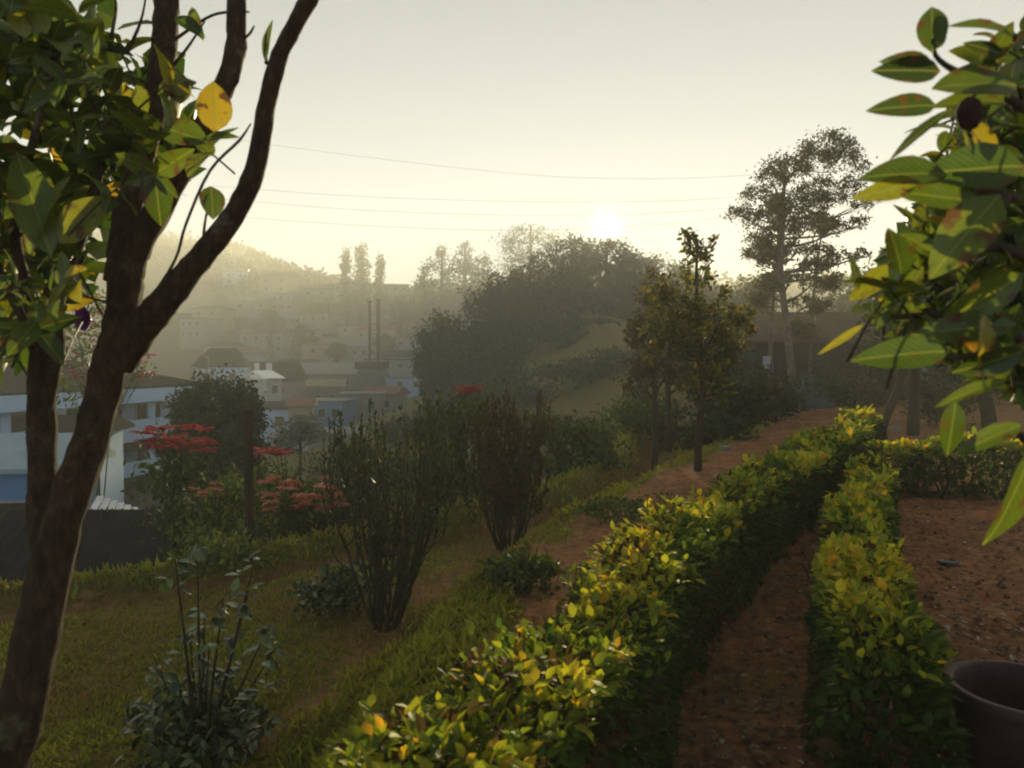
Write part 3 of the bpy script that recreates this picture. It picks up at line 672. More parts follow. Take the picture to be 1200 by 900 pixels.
for L_ in [((1093, 62), (1092, -4), 1.4, .42, .9, 'broad'), ((1096, 58), (1106, 16), 1.42, .12, 1.1, 'broad'), ((1102, 84), (1034, 78), 1.4, .10, .8, 'broad'), ((1092, 74), (1042, 66), 1.42, .2, .7, 'broad'), ((1097, 124), (1029, 122), 1.4, .25, .7, 'broad'),
           ((1116, 127), (1041, 177), 1.4, .16, .62, 'narrow'), ((1188, 44), (1125, 12), 1.42, .5, .75, 'broad'), ((1175, 64), (1134, 48), 1.45, .15, .7, 'broad'), ((1175, 78), (1124, 72), 1.45, .1, .7, 'broad'), ((1192, 100), (1102, 88), 1.4, .5, 1, 'oval'),
           ((1175, 120), (1104, 108), 1.45, .55, .7, 'broad'), ((1110, 206), (1018, 192), 1.38, .40, .95, 'broad'), ((1075, 214), (1012, 229), 1.38, .72, .7, 'broad'), ((1172, 228), (1092, 318), 1.34, .66, .8, 'oval'), ((1158, 190), (1150, 132), 1.4, .86, .8, 'broad'), ((1128, 150), (1140, 182), 1.42, .7, .7, 'narrow'),
           ((1200, 195), (1095, 195), 1.4, .40, .8, 'oval'), ((1150, 240), (1062, 215), 1.4, .5, .8, 'broad'), ((1012, 380), (962, 414), 1.5, .80, .55, 'narrow'), ((1112, 412), (1010, 414), 1.4, .42, .75, 'broad'), ((1152, 368), (1163, 430), 1.4, .84, .9, 'broad'), ((1180, 445), (1102, 466), 1.4, .62, .7, 'narrow'),
           ((1197, 498), (1132, 522), 1.4, .58, .6, 'broad'), ((1204, 530), (1183, 645), 1.36, .5, .8, 'broad'), ((1120, 470), (1112, 535), 1.45, .40, .8, 'broad'), ((1040, 310), (1000, 355), 1.5, .72, .9, 'broad'), ((1005, 340), (1002, 300), 1.5, .2, .6, 'broad'), ((1100, 300), (1060, 270), 1.45, .6, .9, 'broad'),
           ((1200, 320), (1110, 380), 1.4, .58, .8, 'broad'), ((1200, 410), (1130, 440), 1.4, .3, .8, 'broad'), ((1190, 380), (1080, 385), 1.42, .55, .7, 'broad'), ((1060, 355), (1025, 380), 1.5, .5, .8, 'broad')]:
    px_leaf(rt, *L_[:6])
bc = W(1136, 134, 1.38)
MB().lathe([(0, -.030), (.013, -.024), (.022, -.008), (.023, .008), (.016, .022), (.006, .030), (0, .032)], 14, tuple(bc)).build('bud', surf('maroon_bud', (.018, .006, .007), (.04, .012, .012), 30, .95, .6), rt, True)
limb('bud_stalk', [(1150, 100, 1.47), (1142, 112, 1.41), (1137, 122, 1.38)], [4, 3.5, 3], rt, 'bark_dark', 6, 4)
poly_r = [(1215, 20), (1165, 60), (1120, 110), (1105, 180), (1080, 225), (1060, 260), (1035, 300), (1010, 335), (1030, 385), (1080, 400), (1130, 430), (1175, 470), (1215, 500)]
fill_leaves(rt, poly_r, 275, 1.45, 2.0, .088, .48, 'broad', M['broad_o'], (3, 5))
bp = []
while len(bp) < 3400:
    x, y = random.uniform(1040, 1330), random.uniform(60, 470)
    if in_poly(x, y, [(1330, 40), (1190, 60), (1130, 160), (1085, 240), (1040, 310), (1050, 370), (1120, 420), (1190, 460), (1330, 470)]): bp.append(tuple(W(x, y, random.uniform(2.0, 3.0))))
f = leaf_mesh('inner_foliage', bp, rdir(len(bp), -.2), rdir(len(bp), .6), RNG.uniform(.05, .10, len(bp)), .5, np.clip(RNG.normal(.3, .15, len(bp)), 0, 1), M['broad'], rt); tag(f, kind='stuff')

# ================================================================== SHRUBS ON THE LAWN
def stems_shrub(name, label, base, height, spread, nst, leaf, nleaf, mstem, mleaf, tintm, group, lean=(0, 0), upright=.5):
    t = thing(name, label, 'shrub', base, group); base = Vector(base); P = []; D = []
    for k in range(nst):
        mb = MB(); a = k / nst * 6.28 + random.uniform(-.3, .3); rr = spread * math.sqrt(random.random()); h = height * random.uniform(.72, 1.02) * (1 - .18 * (rr / spread) ** 2)
        top = base + Vector((math.cos(a) * rr + lean[0], math.sin(a) * rr + lean[1], h)); b = base + Vector((math.cos(a) * .07, math.sin(a) * .07, -.05))
        k1 = b.lerp(top, .3); k1.x = base.x + (top.x - base.x) * upright; k1.y = base.y + (top.y - base.y) * upright
        k2 = base + Vector(((top.x - base.x) * .88, (top.y - base.y) * .88, h * .66)); pts = spline([b, k1, k2, top], 5)
        mb.tube([p + Vector((random.uniform(-.012, .012), random.uniform(-.012, .012), 0)) for p in pts], lerps([.017, .012, .008, .003], len(pts)), 6, lump=.15)
        tips = [pts]
        for _ in range(6):
            i = random.randint(4, 13); p = pts[i]; e = p + Vector((random.uniform(-.22, .22), random.uniform(-.22, .22), random.uniform(.25, .5) * height * .6)); e.z = min(e.z, base.z + height)
            m_ = p.lerp(e, .35) + Vector(((e.x - p.x) * .4, (e.y - p.y) * .4, -.03)); sp = spline([p, m_, e], 4); mb.tube(sp, lerps([.007, .005, .002], len(sp)), 5); tips.append(sp)
        mb.build('stem', M[mstem], t, True)
        for pt in tips:
            for q in range(max(1, nleaf // (nst * len(tips)))):
                f = random.uniform(.25, 1) ** .6 * (len(pt) - 1); i = min(int(f), len(pt) - 2); p = pt[i].lerp(pt[i + 1], f - i); d = (pt[i + 1] - pt[i]).normalized()
                P.append(tuple(p)); D.append(tuple(d * 1.1 + Vector(rdir(1)[0]) * .75))
    n = len(P); f = leaf_mesh('foliage', P, D, rdir(n, .3), leaf * RNG.uniform(.6, 1.3, n), .36, np.clip(RNG.normal(tintm, .22, n), 0, 1), M[mleaf], t); tag(f, kind='stuff')
    return t
g1 = ground_at(452, 735); g2 = ground_at(595, 645)
D1 = g1.y
stems_shrub('stemmed_shrub', 'open shrub of many upright bare green stems fanning from one base on the lawn', g1, (735 - 475) / F * D1, .54, 20, .05, 2600, 'stem_twig', 'shrub_leaf', .4, None, (.08, .05), .5)
stems_shrub('brown_shrub', 'dense dark brown shrub narrowing to a dark base beyond the open stemmed shrub', g2, (645 - 458) / F * g2.y, .42, 24, .055, 6500, 'stem_twig', 'rust_leaf', .42, None, (0, .05), .7)
g3 = ground_at(520, 610)
stems_shrub('tall_shrub', 'tall leafy grey-green shrub filling the gap behind the two stemmed shrubs', (g3.x, g3.y + .5, gz(g3.x, g3.y + .5)), 1.55, .42, 20, .06, 3000, 'stem_green', 'shrub_leaf', .35, None, (0, 0), .7)
c = W(425, 500, 9.6)
stems_shrub('prickly_shrub', 'small upright shrub with blackish leaf tips standing below the lawn edge', (c.x, c.y, gz(c.x, c.y)), c.z + .35 - gz(c.x, c.y), .34, 16, .07, 1500, 'stem_green', 'shrub_leaf', .35, None, (0, 0), .7)
# small red flower head on a shrub behind
# glossy shrub
g4 = ground_at(235, 893); g4 = Vector((g4.x, g4.y, gz(g4.x, g4.y)))
gs = thing('glossy_shrub', 'dark glossy-leaved camellia-like shrub on the near lawn, sky shine painted into its paler leaves', 'shrub', g4)
mb = MB(); tips = []
for (px, py) in [(232, 640), (300, 650), (292, 690), (205, 655), (222, 735), (312, 740), (322, 760), (180, 770), (190, 800), (240, 790), (270, 780), (300, 815), (210, 850), (260, 850), (165, 840), (290, 870), (240, 720), (262, 700), (275, 830), (225, 820), (250, 880), (200, 880), (310, 845), (245, 760), (220, 770)]:
    D = g4.y + random.uniform(-.3, .3); e = W(px, py, D); m1 = g4.lerp(e, .5) + Vector((0, 0, -.04 * (e - g4).length)); sp = spline([g4 + Vector((random.uniform(-.03, .03), 0, -.03)), m1, e], 6)
    mb.tube(sp, lerps([.012, .008, .003], len(sp)), 5); tips.append((sp, e))
mb.build('stems', M['bark_dark'], gs, True)
ng = 0; bulkP = []
for sp, e in tips:
    for q in range(13):
        i = random.randint(int(len(sp) * .5), len(sp) - 2) if q > 6 else len(sp) - 2; p = sp[i].lerp(sp[i + 1], random.random()) + Vector((random.uniform(-.04, .04),) * 3)
        if ng < 290 :
            d = Vector((random.uniform(-1, 1), random.uniform(-1, .5), random.uniform(-.45, .5))); put_leaf(gs, 'small', M['glossy_o'], p, d, Vector((random.uniform(-.3, .3), random.uniform(-.3, .3), 1)), random.uniform(.055, .10), random.random(), .95); ng += 1
low = blob_points([(g4.x, g4.y, g4.z + .18, .30, .26, .18)], 620, 30, .22, .2)
f = leaf_mesh('foliage', low, rdir(len(low), -.1), rdir(len(low), 1.2), RNG.uniform(.05, .09, len(low)), .5, RNG.random(len(low)), M['glossy'], gs); tag(f, kind='stuff')

# low plants in front of the stemmed shrub
def low_plant(name, label, px, py, r, h, n, leaf, mleaf, tint=.5, group=None, D=None, cat='plant'):
    g = ground_at(px, py) if D is None else Vector((W(px, py, D).x, D, gz(W(px, py, D).x, D)))
    t = thing(name, label, cat, g, group)
    mb = MB()
    for k in range(9):
        a = random.uniform(0, 6.28); e = g + Vector((math.cos(a) * r * .7, math.sin(a) * r * .7, h * random.uniform(.5, .9))); mb.tube([g + Vector((0, 0, -.03)), g.lerp(e, .5) + Vector((0, 0, .05 * h)), e], [.007, .005, .003], 4)
    mb.build('stems', M['stem_green'], t)
    P = blob_points([(g.x, g.y, g.z + h * .55, r, r, h * .5)], n, 22, .25, .2); P[:, 2] = np.maximum(P[:, 2], terrain(P[:, 0], P[:, 1]) + .01); N = len(P)
    leaf_mesh('foliage', P, rdir(N, .3), rdir(N, .8), leaf * RNG.uniform(.6, 1.4, N), .45, np.clip(RNG.normal(tint, .2, N), 0, 1), M[mleaf], t)
    return t
low_plant('ground_plant', 'low dark leafy plant at the foot of the open stemmed shrub', 400, 715, .34, .3, 900, .06, 'glossy', .4)
low_plant('fern_tuft', 'small green ferny tuft between the brown shrub and the hedge', 612, 690, .22, .22, 600, .07, 'weed_leaf', .35)
low_plant('weed_clump', 'yellowish weed clump on the outer lawn edge beside the timber post', 258, 668, .35, .25, 700, .06, 'weed_leaf', .6)
low_plant('weed_clump', 'pale weedy clump growing below the bare small tree on the dirt strip', 735, 610, .45, .2, 800, .05, 'weed_leaf', .35)
low_plant('weed_clump', 'tangle of grassy weeds topping the dark earth bank near the two slim trunks', 745, 508, .8, .7, 1800, .10, 'weed_leaf', .35)
low_plant('weed_clump', 'rounded bright weed bush above the ditch right of the brown shrub', 700, 520, .9, .8, 1800, .10, 'weed_leaf', .4)
low_plant('weed_clump', 'grey-green weed bush on the slope just right of the brown shrub', 668, 520, .8, 1.1, 2200, .11, 'weed_leaf', .25, D=13)

# ------------------------------------------------------------------ poinsettias and bougainvillea below the lawn edge
def flower_bush(name, label, px, D, heads, mbract, foliage, mleaf='weed_leaf', bsize=.15, tint=.35, nb=14, cat='flowering bush'):
    c = W(px, 560, D); g = Vector((c.x, D, gz(c.x, D))); t = thing(name, label, cat, g)
    mb = MB(); E = [W(hx, hy, D + dd) for hx, hy, dd in heads]; hub = sum(E, Vector()) / len(E); hub.z = min(e.z for e in E) - .15; hub = g.lerp(hub, .9); hubs = []
    for k in range(4):
        h_ = hub + Vector((random.uniform(-.25, .25), random.uniform(-.2, .2), random.uniform(-.3, .05))); hubs.append(h_)
        sp = spline([g + Vector((random.uniform(-.1, .1), random.uniform(-.1, .1), -.05)), g.lerp(h_, .5) + Vector((random.uniform(-.15, .15), random.uniform(-.1, .1), 0)), h_], 5); mb.tube(sp, lerps([.022, .016, .011], len(sp)), 6)
    for e in E:
        h_ = min(hubs, key=lambda q: (q - e).length + random.random() * .3); sp = spline([h_ - Vector((0, 0, .05)), h_.lerp(e, .5) + Vector((random.uniform(-.06, .06), 0, -.05)), e], 4); mb.tube(sp, lerps([.009, .007, .004], len(sp)), 5)
        P = [tuple(e)] * nb; a = np.arange(nb) * 2.4; dv = np.stack([np.cos(a), np.sin(a), RNG.uniform(-.25, .35, nb)], 1)
        leaf_mesh('flower_head', P, dv, np.tile([0, 0, 1.0], (nb, 1)) + RNG.normal(0, .3, (nb, 3)), bsize * RNG.uniform(.6, 1.2, nb), .42, RNG.random(nb), M[mbract], t)
    mb.build('stems', M['stem_green'], t)
    bl = [(*W(x, y, D + .1), r, r, r * vz) for x, y, r, vz in foliage]
    if bl:
        P = blob_points(bl, 260 * len(bl), 20, .28, .2); N = len(P); leaf_mesh('foliage', P, rdir(N, -.2), rdir(N, .8), .11 * RNG.uniform(.6, 1.3, N), .45, np.clip(RNG.normal(tint, .22, N), 0, 1), M[mleaf], t)
    return t
H1 = [(x + random.uniform(-4, 4), 508 + random.uniform(-10, 12) + abs(x - 205) * .03, random.uniform(-.5, .5)) for x in range(166, 250, 5)] + [(x, 522 + random.uniform(-3, 6), random.uniform(-.4, .2)) for x in range(180, 245, 9)]
flower_bush('poinsettia', 'tall poinsettia with a wide flat crown of red bracts before the blue-white building', 210, 10.5, H1, 'red_bract', [(200, 545, .45, .6), (235, 560, .45, .7), (190, 590, .5, .8), (225, 610, .5, .7)], tint=.2)
H2 = [(x, 531 + random.uniform(-5, 4), random.uniform(-.3, .3)) for x in range(299, 336, 5)]
flower_bush('poinsettia', 'small poinsettia with one red flower tier just right of the timber post', 316, 10.8, H2, 'red_bract', [(310, 560, .35, .8), (330, 580, .4, .8), (285, 590, .45, .9)], tint=.6)
H3 = [(random.uniform(312, 402), random.uniform(558, 600), random.uniform(-.5, .5)) for _ in range(34)]
flower_bush('flowering_bush', 'spreading bush of salmon-orange flowers between the timber post and the stemmed shrub', 360, 9.4, H3, 'orange_bract', [(330, 610, .4, .6), (375, 605, .45, .7), (350, 580, .4, .6)], tint=.35, bsize=.13)
H4 = [(random.uniform(228, 268), random.uniform(566, 582), random.uniform(-.3, .3)) for _ in range(10)]
flower_bush('flowering_bush', 'leafy bush with a few faded salmon flowers left of the timber post', 250, 9.6, H4, 'orange_bract', [(255, 600, .4, .9), (275, 585, .35, .9), (240, 620, .4, .6)], tint=.6, bsize=.085)
H5 = [(random.uniform(536, 562), random.uniform(452, 462), random.uniform(-.2, .2)) for _ in range(8)]
flower_bush('poinsettia', 'poinsettia showing a small red flower tuft above the stemmed shrubs', 548, 12.0, H5, 'red_bract', [(545, 480, .4, .6), (520, 500, .45, .8), (575, 500, .45, .8)], tint=.25)
H6 = [(random.uniform(395, 470), random.uniform(575, 620), random.uniform(-.3, .3)) for _ in range(12)]
flower_bush('flowering_bush', 'low bush with pinkish flowers showing through the open stemmed shrub', 430, 9.8, H6, 'orange_bract', [(400, 610, .35, .7), (440, 620, .35, .7)], tint=.3, bsize=.07)
H7 = [(random.uniform(70, 125), random.uniform(360, 470), random.uniform(-.5, .5)) for _ in range(46)] + [(random.uniform(150, 178), random.uniform(400, 455), random.uniform(-.3, .3)) for _ in range(14)]
bo = flower_bush('bougainvillea', 'tall bougainvillea with dark magenta bracts behind the forked bare tree', 105, 17.5, H7, 'magenta_bract', [(100, 400, .6, .9), (90, 450, .7, .8), (165, 435, .3, .9), (110, 360, .5, .8)], tint=.2, bsize=.15, nb=8)
pf = W(98, 374, 2.75)
vt = thing('morning_glory', 'single purple trumpet flower on a thin vine hanging by the forked tree', 'flower', W(82, 420, 2.45))
sp = spline([W(72, 430, 2.4), W(84, 400, 2.5), W(92, 385, 2.6), pf], 4); MB().tube(sp, .003, 5).build('stem', M['stem_green'], vt)
v = []; fcs = []
for i, (r, z) in enumerate([(.004, -.05), (.009, -.02), (.02, 0), (.034, .008)]):
    for k in range(10):
        a = k * .628; v.append(pf + Vector((math.cos(a) * r * .9, -z, math.sin(a) * r * (1.25 + .12 * math.cos(5 * a)))))
for i in range(3):
    for k in range(10): fcs.append((i * 10 + k, i * 10 + (k + 1) % 10, i * 10 + 10 + (k + 1) % 10, i * 10 + 10 + k))
MB().add(v, fcs).build('petals', M['purple_petal'], vt, True)

# ------------------------------------------------------------------ posts
g = ground_at(291, 640); p = Vector((W(291, 625, 8.4).x, 8.4, 0)); p.z = gz(p.x, p.y)
mb = MB(); top = W(291, 480, 8.4); mb.tube([(p.x, p.y, p.z - .2), (p.x + .01, p.y, p.z + .7), (top.x, p.y, top.z - .03), (top.x, p.y, top.z)], [.055, .052, .05, .042], 9, lump=.05)
tag(mb.build('timber_post', M['timber'], None), 'slim dark timber post standing at the lawn edge among red flowers', 'post')
q = W(631, 500, 10.8); q.z = gz(q.x, q.y); top = W(632, 456, 10.8)
mb = MB(); mb.tube([(q.x, q.y, q.z - .1), (q.x - .02, q.y, (q.z + top.z) / 2), (top.x, q.y, top.z - .06), (top.x + .01, q.y, top.z)], [.045, .04, .038, .018], 7, lump=.1)
tag(mb.build('timber_post', M['timber'], None), 'thin crooked stake rising behind the brown shrub', 'post')

# ================================================================== POT AND BITS ON THE SOIL (right)
pc = W(1200, 805, 2.5); pz = gz(pc.x, pc.y)
pot = thing('flower_pot', 'large dark clay flower pot standing on the bare soil', 'pot', (pc.x, pc.y, pz))
H = pc.z - pz
MB().lathe([(.13, 0), (.14, .0), (.212, H - .06), (.214, H - .05), (.232, H - .045), (.236, H - .005), (.230, H), (.208, H), (.203, H - .01), (.199, H - .05), (.170, H - .24)], 48, (pc.x, pc.y, pz)).build('body', M['pot'], pot, True)
v = [(pc.x, pc.y, pz + H - .25)]; fcs = []
for k in range(28):
    a = k * 6.2832 / 28; v.append((pc.x + .174 * math.cos(a), pc.y + .174 * math.sin(a), pz + H - .225 + random.uniform(-.015, .015)))
for k in range(28): fcs.append((0, 1 + k, 1 + (k + 1) % 28))
MB().add(v, fcs).build('potting_soil', M['potsoil'], pot, True)
a = W(1166, 742, 3.25); a.z = gz(a.x, a.y) + .035
hs = spline([a, a + Vector((.06, -.02, .0)), a + Vector((.14, -.05, -.005)), a + Vector((.3, -.06, -.005)), a + Vector((.55, -.02, -.01))], 5)
pipe = thing('broken_pipe', 'short dark plastic pipe lying on the soil behind the flower pot', 'pipe', a)
mb = MB(); mb.tube(hs, .022, 12, False); mb.tube(hs[::-1], .018, 12, False); mb.build('tube', M['grey_plastic'], pipe, True)
mb = MB(); mb.tube([hs[0] - (hs[1] - hs[0]).normalized() * .012, hs[0] + (hs[1] - hs[0]).normalized() * .05], .028, 12); mb.build('end_collar', M['black_plastic'], pipe)
def shard(name, label, px, py, w, d, h, m, cat):
    g = ground_at(px, py); mb = MB(); pts = []
    for k in range(9):
        an = k / 9 * 6.28; rr = random.uniform(.75, 1.15); pts.append((math.cos(an) * w * rr, math.sin(an) * d * rr))
    v = [(g.x + a, g.y + b, g.z - .01) for a, b in pts] + [(g.x + a * .8, g.y + b * .8, g.z + h * random.uniform(.75, 1.1)) for a, b in pts]
    mb.add(v, [tuple(range(8, -1, -1)), tuple(range(9, 18))] + [(k, (k + 1) % 9, 9 + (k + 1) % 9, 9 + k) for k in range(9)])
    return tag(mb.build(name, m, None), label, cat)
shard('plastic_scrap', 'flat black plastic scrap on the bare soil right of the hedge', 1112, 663, .10, .06, .03, M['black_plastic'], 'scrap')
shard('pale_stone', 'small whitish stone on the soil near the flower pot', 1110, 738, .022, .016, .014, M['wall_white'], 'stone')
shard('flat_stone', 'flat grey stone at the foot of the hedge beside the small tree', 850, 528, .14, .09, .07, M['stone'], 'stone')
shard('flat_stone', 'broad grey stone on the open ground beyond the two hedges', 1022, 488, .22, .14, .06, M['stone'], 'stone')
shard('flat_stone', 'pale stone beside the dark slanting trunk beyond the cross hedge', 1048, 503, .14, .1, .06, M['stone'], 'stone')

# ================================================================== MIDDLE-DISTANCE TREES
def px_tree(name, label, D, trunk, rad, blobs, n, leaf, mleaf, **kw):
    """trunk: (px,py[,dD]); blobs: (px,py,rx_px,ry_px[,dD])"""
    T = [W(p[0], p[1], D + (p[2] if len(p) > 2 else 0)) for p in trunk]; g = Vector((T[0].x, T[0].y, gz(T[0].x, T[0].y)))
    if g.z < T[0].z: T = [g - Vector((0, 0, .1))] + T
    else: T[0] = g - Vector((0, 0, .1))
    rad = [r / F * D for r in rad]
    if len(rad) < len(T): rad = [rad[0] * 1.15] + rad
    B = []
    for b in blobs:
        dd = D + (b[4] if len(b) > 4 else random.uniform(-.5, .5) * b[2] / F * D); c = W(b[0], b[1], dd); s = dd / F
        B.append((c.x, c.y, c.z, b[2] * s, b[2] * s, b[3] * s))
    return tree(name, label, 'tree', g, T, rad, B, n, leaf, mleaf, **kw)
px_tree('young_tree', 'slender young tree with sparse yellow-green leaves beside the hedge', 10.5, [(818, 566), (819, 510), (824, 450), (820, 390), (816, 330), (818, 280)], [5, 4, 3.3, 2.6, 2, 1],
        [(816, 285, 16, 22), (835, 280, 7, 9), (805, 275, 9, 8), (818, 320, 20, 22), (850, 340, 9, 9), (845, 375, 32, 22), (800, 365, 26, 26), (775, 350, 16, 24), (860, 395, 24, 20), (795, 400, 30, 24), (830, 415, 30, 24), (770, 395, 22, 24), (870, 370, 18, 12), (812, 445, 24, 20), (840, 450, 18, 18)], 3300, .085, 'young_leaf', clumps=10, spread=.22, simple=False, wr=.5, tint=(.55, .22), shell=.3)
px_tree('slim_tree', 'slim double-trunked tree with brownish hanging foliage beside the young tree', 15.5, [(768, 498), (767, 450), (764, 400), (768, 350)], [3.6, 3.2, 2.8, 1.5],
        [(765, 345, 22, 26), (750, 385, 20, 26), (775, 390, 24, 30), (757, 425, 20, 24), (785, 430, 18, 20), (745, 440, 14, 20)], 2300, .12, 'brown_leaf', clumps=12, spread=.3, tint=(.6, .25), shell=.2)
px_tree('slim_tree', 'slim dark trunk with sparse olive leaves directly behind the young tree', 16.5, [(784, 496), (783, 440), (790, 390), (800, 350)], [3.6, 3.2, 2.6, 1.5],
        [(800, 360, 24, 26), (795, 400, 24, 24), (830, 390, 30, 26), (850, 420, 26, 22), (810, 440, 22, 20)], 1700, .12, 'tree_leaf', clumps=12, spread=.3, shell=.2)
tall_blobs = [(970, 180, 24, 15), (955, 195, 18, 12), (990, 200, 18, 16), (920, 205, 22, 13), (905, 215, 15, 10), (888, 232, 14, 9), (868, 252, 12, 8), (887, 262, 14, 10), (905, 255, 16, 10), (933, 245, 26, 14), (955, 225, 18, 10), (975, 240, 16, 9), (995, 225, 12, 12), (1010, 242, 10, 9),
              (947, 268, 20, 12), (977, 273, 14, 9), (915, 275, 18, 10), (890, 285, 14, 8), (880, 300, 10, 7), (935, 295, 16, 10), (960, 300, 14, 9), (905, 310, 14, 10), (985, 305, 13, 9), (1008, 265, 9, 7), (925, 330, 14, 9), (950, 335, 12, 9), (900, 340, 12, 9), (940, 360, 12, 9), (1012, 300, 8, 6)]
px_tree('gum_tree', 'tall airy gum tree with layered umbrella-like foliage and pale slender trunk', 24, [(931, 492), (928, 440), (922, 380), (915, 320), (917, 270), (920, 215), (940, 195)], [5.5, 4.8, 4.2, 3.6, 3, 2.2, 1],
        [(a, b, c * 1.12, d * 1.45) for a, b, c, d in tall_blobs], 15000, .115, 'gum_leaf', mbark='bark_grey', clumps=16, spread=.22, tint=(.4, .25), dome=True, wr=.4)
px_tree('gum_tree', 'slender second gum trunk leaning beside the tall airy gum tree', 25.5, [(906, 492), (903, 400), (908, 330), (915, 240)], [3.2, 2.8, 2.2, 1], [(915, 240, 14, 10), (895, 290, 14, 10), (912, 300, 12, 9), (900, 330, 14, 10), (890, 350, 12, 10)], 2600, .17, 'gum_leaf', mbark='bark_grey', clumps=11, spread=.3, tint=(.4, .25), shell=.25, wr=.4)
px_tree('gum_tree', 'spindly gum sapling with thin straight trunk right of the tall airy gum tree', 27, [(948, 490), (950, 400), (955, 330), (965, 260)], [2.4, 2, 1.6, .8], [(965, 260, 14, 10), (955, 310, 14, 9), (975, 330, 14, 9), (960, 360, 14, 9), (940, 385, 14, 9)], 2400, .18, 'gum_leaf', mbark='bark_grey', clumps=10, spread=.3, tint=(.5, .25), shell=.25, wr=.4)
for k, (px, py, rx, ry, D, lab) in enumerate([(880, 340, 34, 26, 60, 'pale misty tree behind the tall airy gum tree, nearer the young tree'), (985, 345, 38, 34, 58, 'pale misty rounded tree behind the tall airy gum tree, nearer the shed'), (1040, 330, 40, 40, 52, 'misty tree standing above the brown shed roof')]):
    px_tree('misty_tree', lab, D, [(px, 470), (px, py + 20), (px + 2, py)], [4, 3, 1.5], [(px, py, rx * .7, ry * .6), (px - rx * .5, py + ry * .5, rx * .5, ry * .5), (px + rx * .5, py + ry * .4, rx * .5, ry * .5), (px, py + ry, rx * .8, ry * .6), (px + 5, py + ry * 1.8, rx, ry * .6)], 3000, .35, 'tree_leaf', group='misty trees behind the garden', clumps=18, spread=.28, shell=.3)
px_tree('shade_tree', 'dark tree with straight black trunk standing beyond the cross hedge', 15, [(1070, 505), (1071, 460), (1074, 410), (1085, 360)], [7, 6, 5, 4], [(1085, 350, 46, 40), (1130, 370, 40, 40), (1050, 375, 30, 26), (1120, 310, 50, 40)], 3800, .14, 'tree_leaf', clumps=22, spread=.28, tint=(.3, .2))
px_tree('shade_tree', 'dark tree with crooked slanting trunk beyond the cross hedge', 14.2, [(1036, 500), (1042, 480), (1052, 455), (1062, 420), (1075, 380)], [4, 4.5, 5, 4, 3], [(1075, 380, 30, 24), (1055, 400, 26, 20)], 1400, .13, 'tree_leaf', clumps=18, spread=.28, tint=(.3, .2))
px_tree('shade_tree', 'dark low-forked tree standing at the right end of the cross hedge', 13, [(1160, 505), (1155, 470), (1145, 440), (1170, 400)], [9, 8, 7, 5], [(1170, 400, 50, 34), (1200, 380, 50, 40), (1140, 420, 34, 22)], 2600, .13, 'tree_leaf', clumps=20, spread=.28, tint=(.3, .2))
low_plant('leafy_bush', 'dark bush behind the two slim trunks below the knoll', 775, 500, .9, 1.5, 1900, .13, 'tree_leaf', .35, D=20, cat='bush')
low_plant('leafy_bush', 'dark bush before the shed door', 975, 490, .9, 1.3, 1500, .13, 'tree_leaf', .25, D=24.5, cat='bush')
low_plant('leafy_bush', 'tall dark bush against the shed wall beside the black trunk', 1030, 490, 1.1, 2.0, 2200, .14, 'tree_leaf', .25, D=25, cat='bush')
low_plant('leafy_bush', 'dark bush against the shed end beyond the low-forked tree', 1120, 490, 1.2, 1.9, 2200, .14, 'tree_leaf', .25, D=24, cat='bush')
low_plant('leafy_bush', 'low dark shrub on the yard edge beyond the far end of the long hedge', 1005, 492, .8, .9, 1300, .12, 'tree_leaf', .3, D=21, cat='bush')
low_plant('leafy_bush', 'low dark shrub between the black trunk and the low-forked tree', 1105, 496, .8, 1.0, 1300, .12, 'tree_leaf', .3, D=17, cat='bush')
low_plant('dry_bush', 'brown dried bush at the foot of the tall gum tree', 890, 505, .55, 1.5, 1500, .11, 'brown_leaf', .35, D=19, cat='bush')
low_plant('leafy_bush', 'dark leafy bush between the young tree and the dried bush', 852, 505, .8, 1.9, 2400, .12, 'tree_leaf', .4, D=18, cat='bush')
low_plant('leafy_bush', 'low dark undergrowth behind the far end of the long hedge', 835, 520, .7, .8, 1300, .11, 'tree_leaf', .35, D=15, cat='bush')
low_plant('leafy_bush', 'dark bush beside the shed wall behind the gum trunk', 915, 495, .7, 1.1, 1300, .12, 'tree_leaf', .35, D=20.5, cat='bush')

# ------------------------------------------------------------------ the dark shed beyond the yard
def framebox(mb, o, ux, uy, a, b):
    """box in a local frame (ux along, uy inward, z up) appended in world coordinates"""
    n = len(mb.v); mb.box(a, b); mb.v[n:] = [tuple(o + ux * x + uy * y + Vector((0, 0, z))) for x, y, z in mb.v[n:]]; return mb
sx = W(985, 470, 27); so = Vector((W(885, 470, 27).x, 27, gz(sx.x, 27) - .1))
shed = thing('dark_shed', 'long dark shed with brown roof standing beyond the garden yard', 'shed', so)
ux, uy = Vector((1, 0, 0)), Vector((0, 1, 0)); Wd = 11.0
eave = W(960, 402, 27).z - so.z; rid = W(960, 368, 29.5).z - so.z
framebox(MB(), so, ux, uy, (0, 0, 0), (Wd, 5, eave)).build('wall', surf('dark_board_wall', (.014, .014, .015), (.03, .03, .031), 2, .9, .3, 12, .2, 0, (1, 1, .1)), shed)
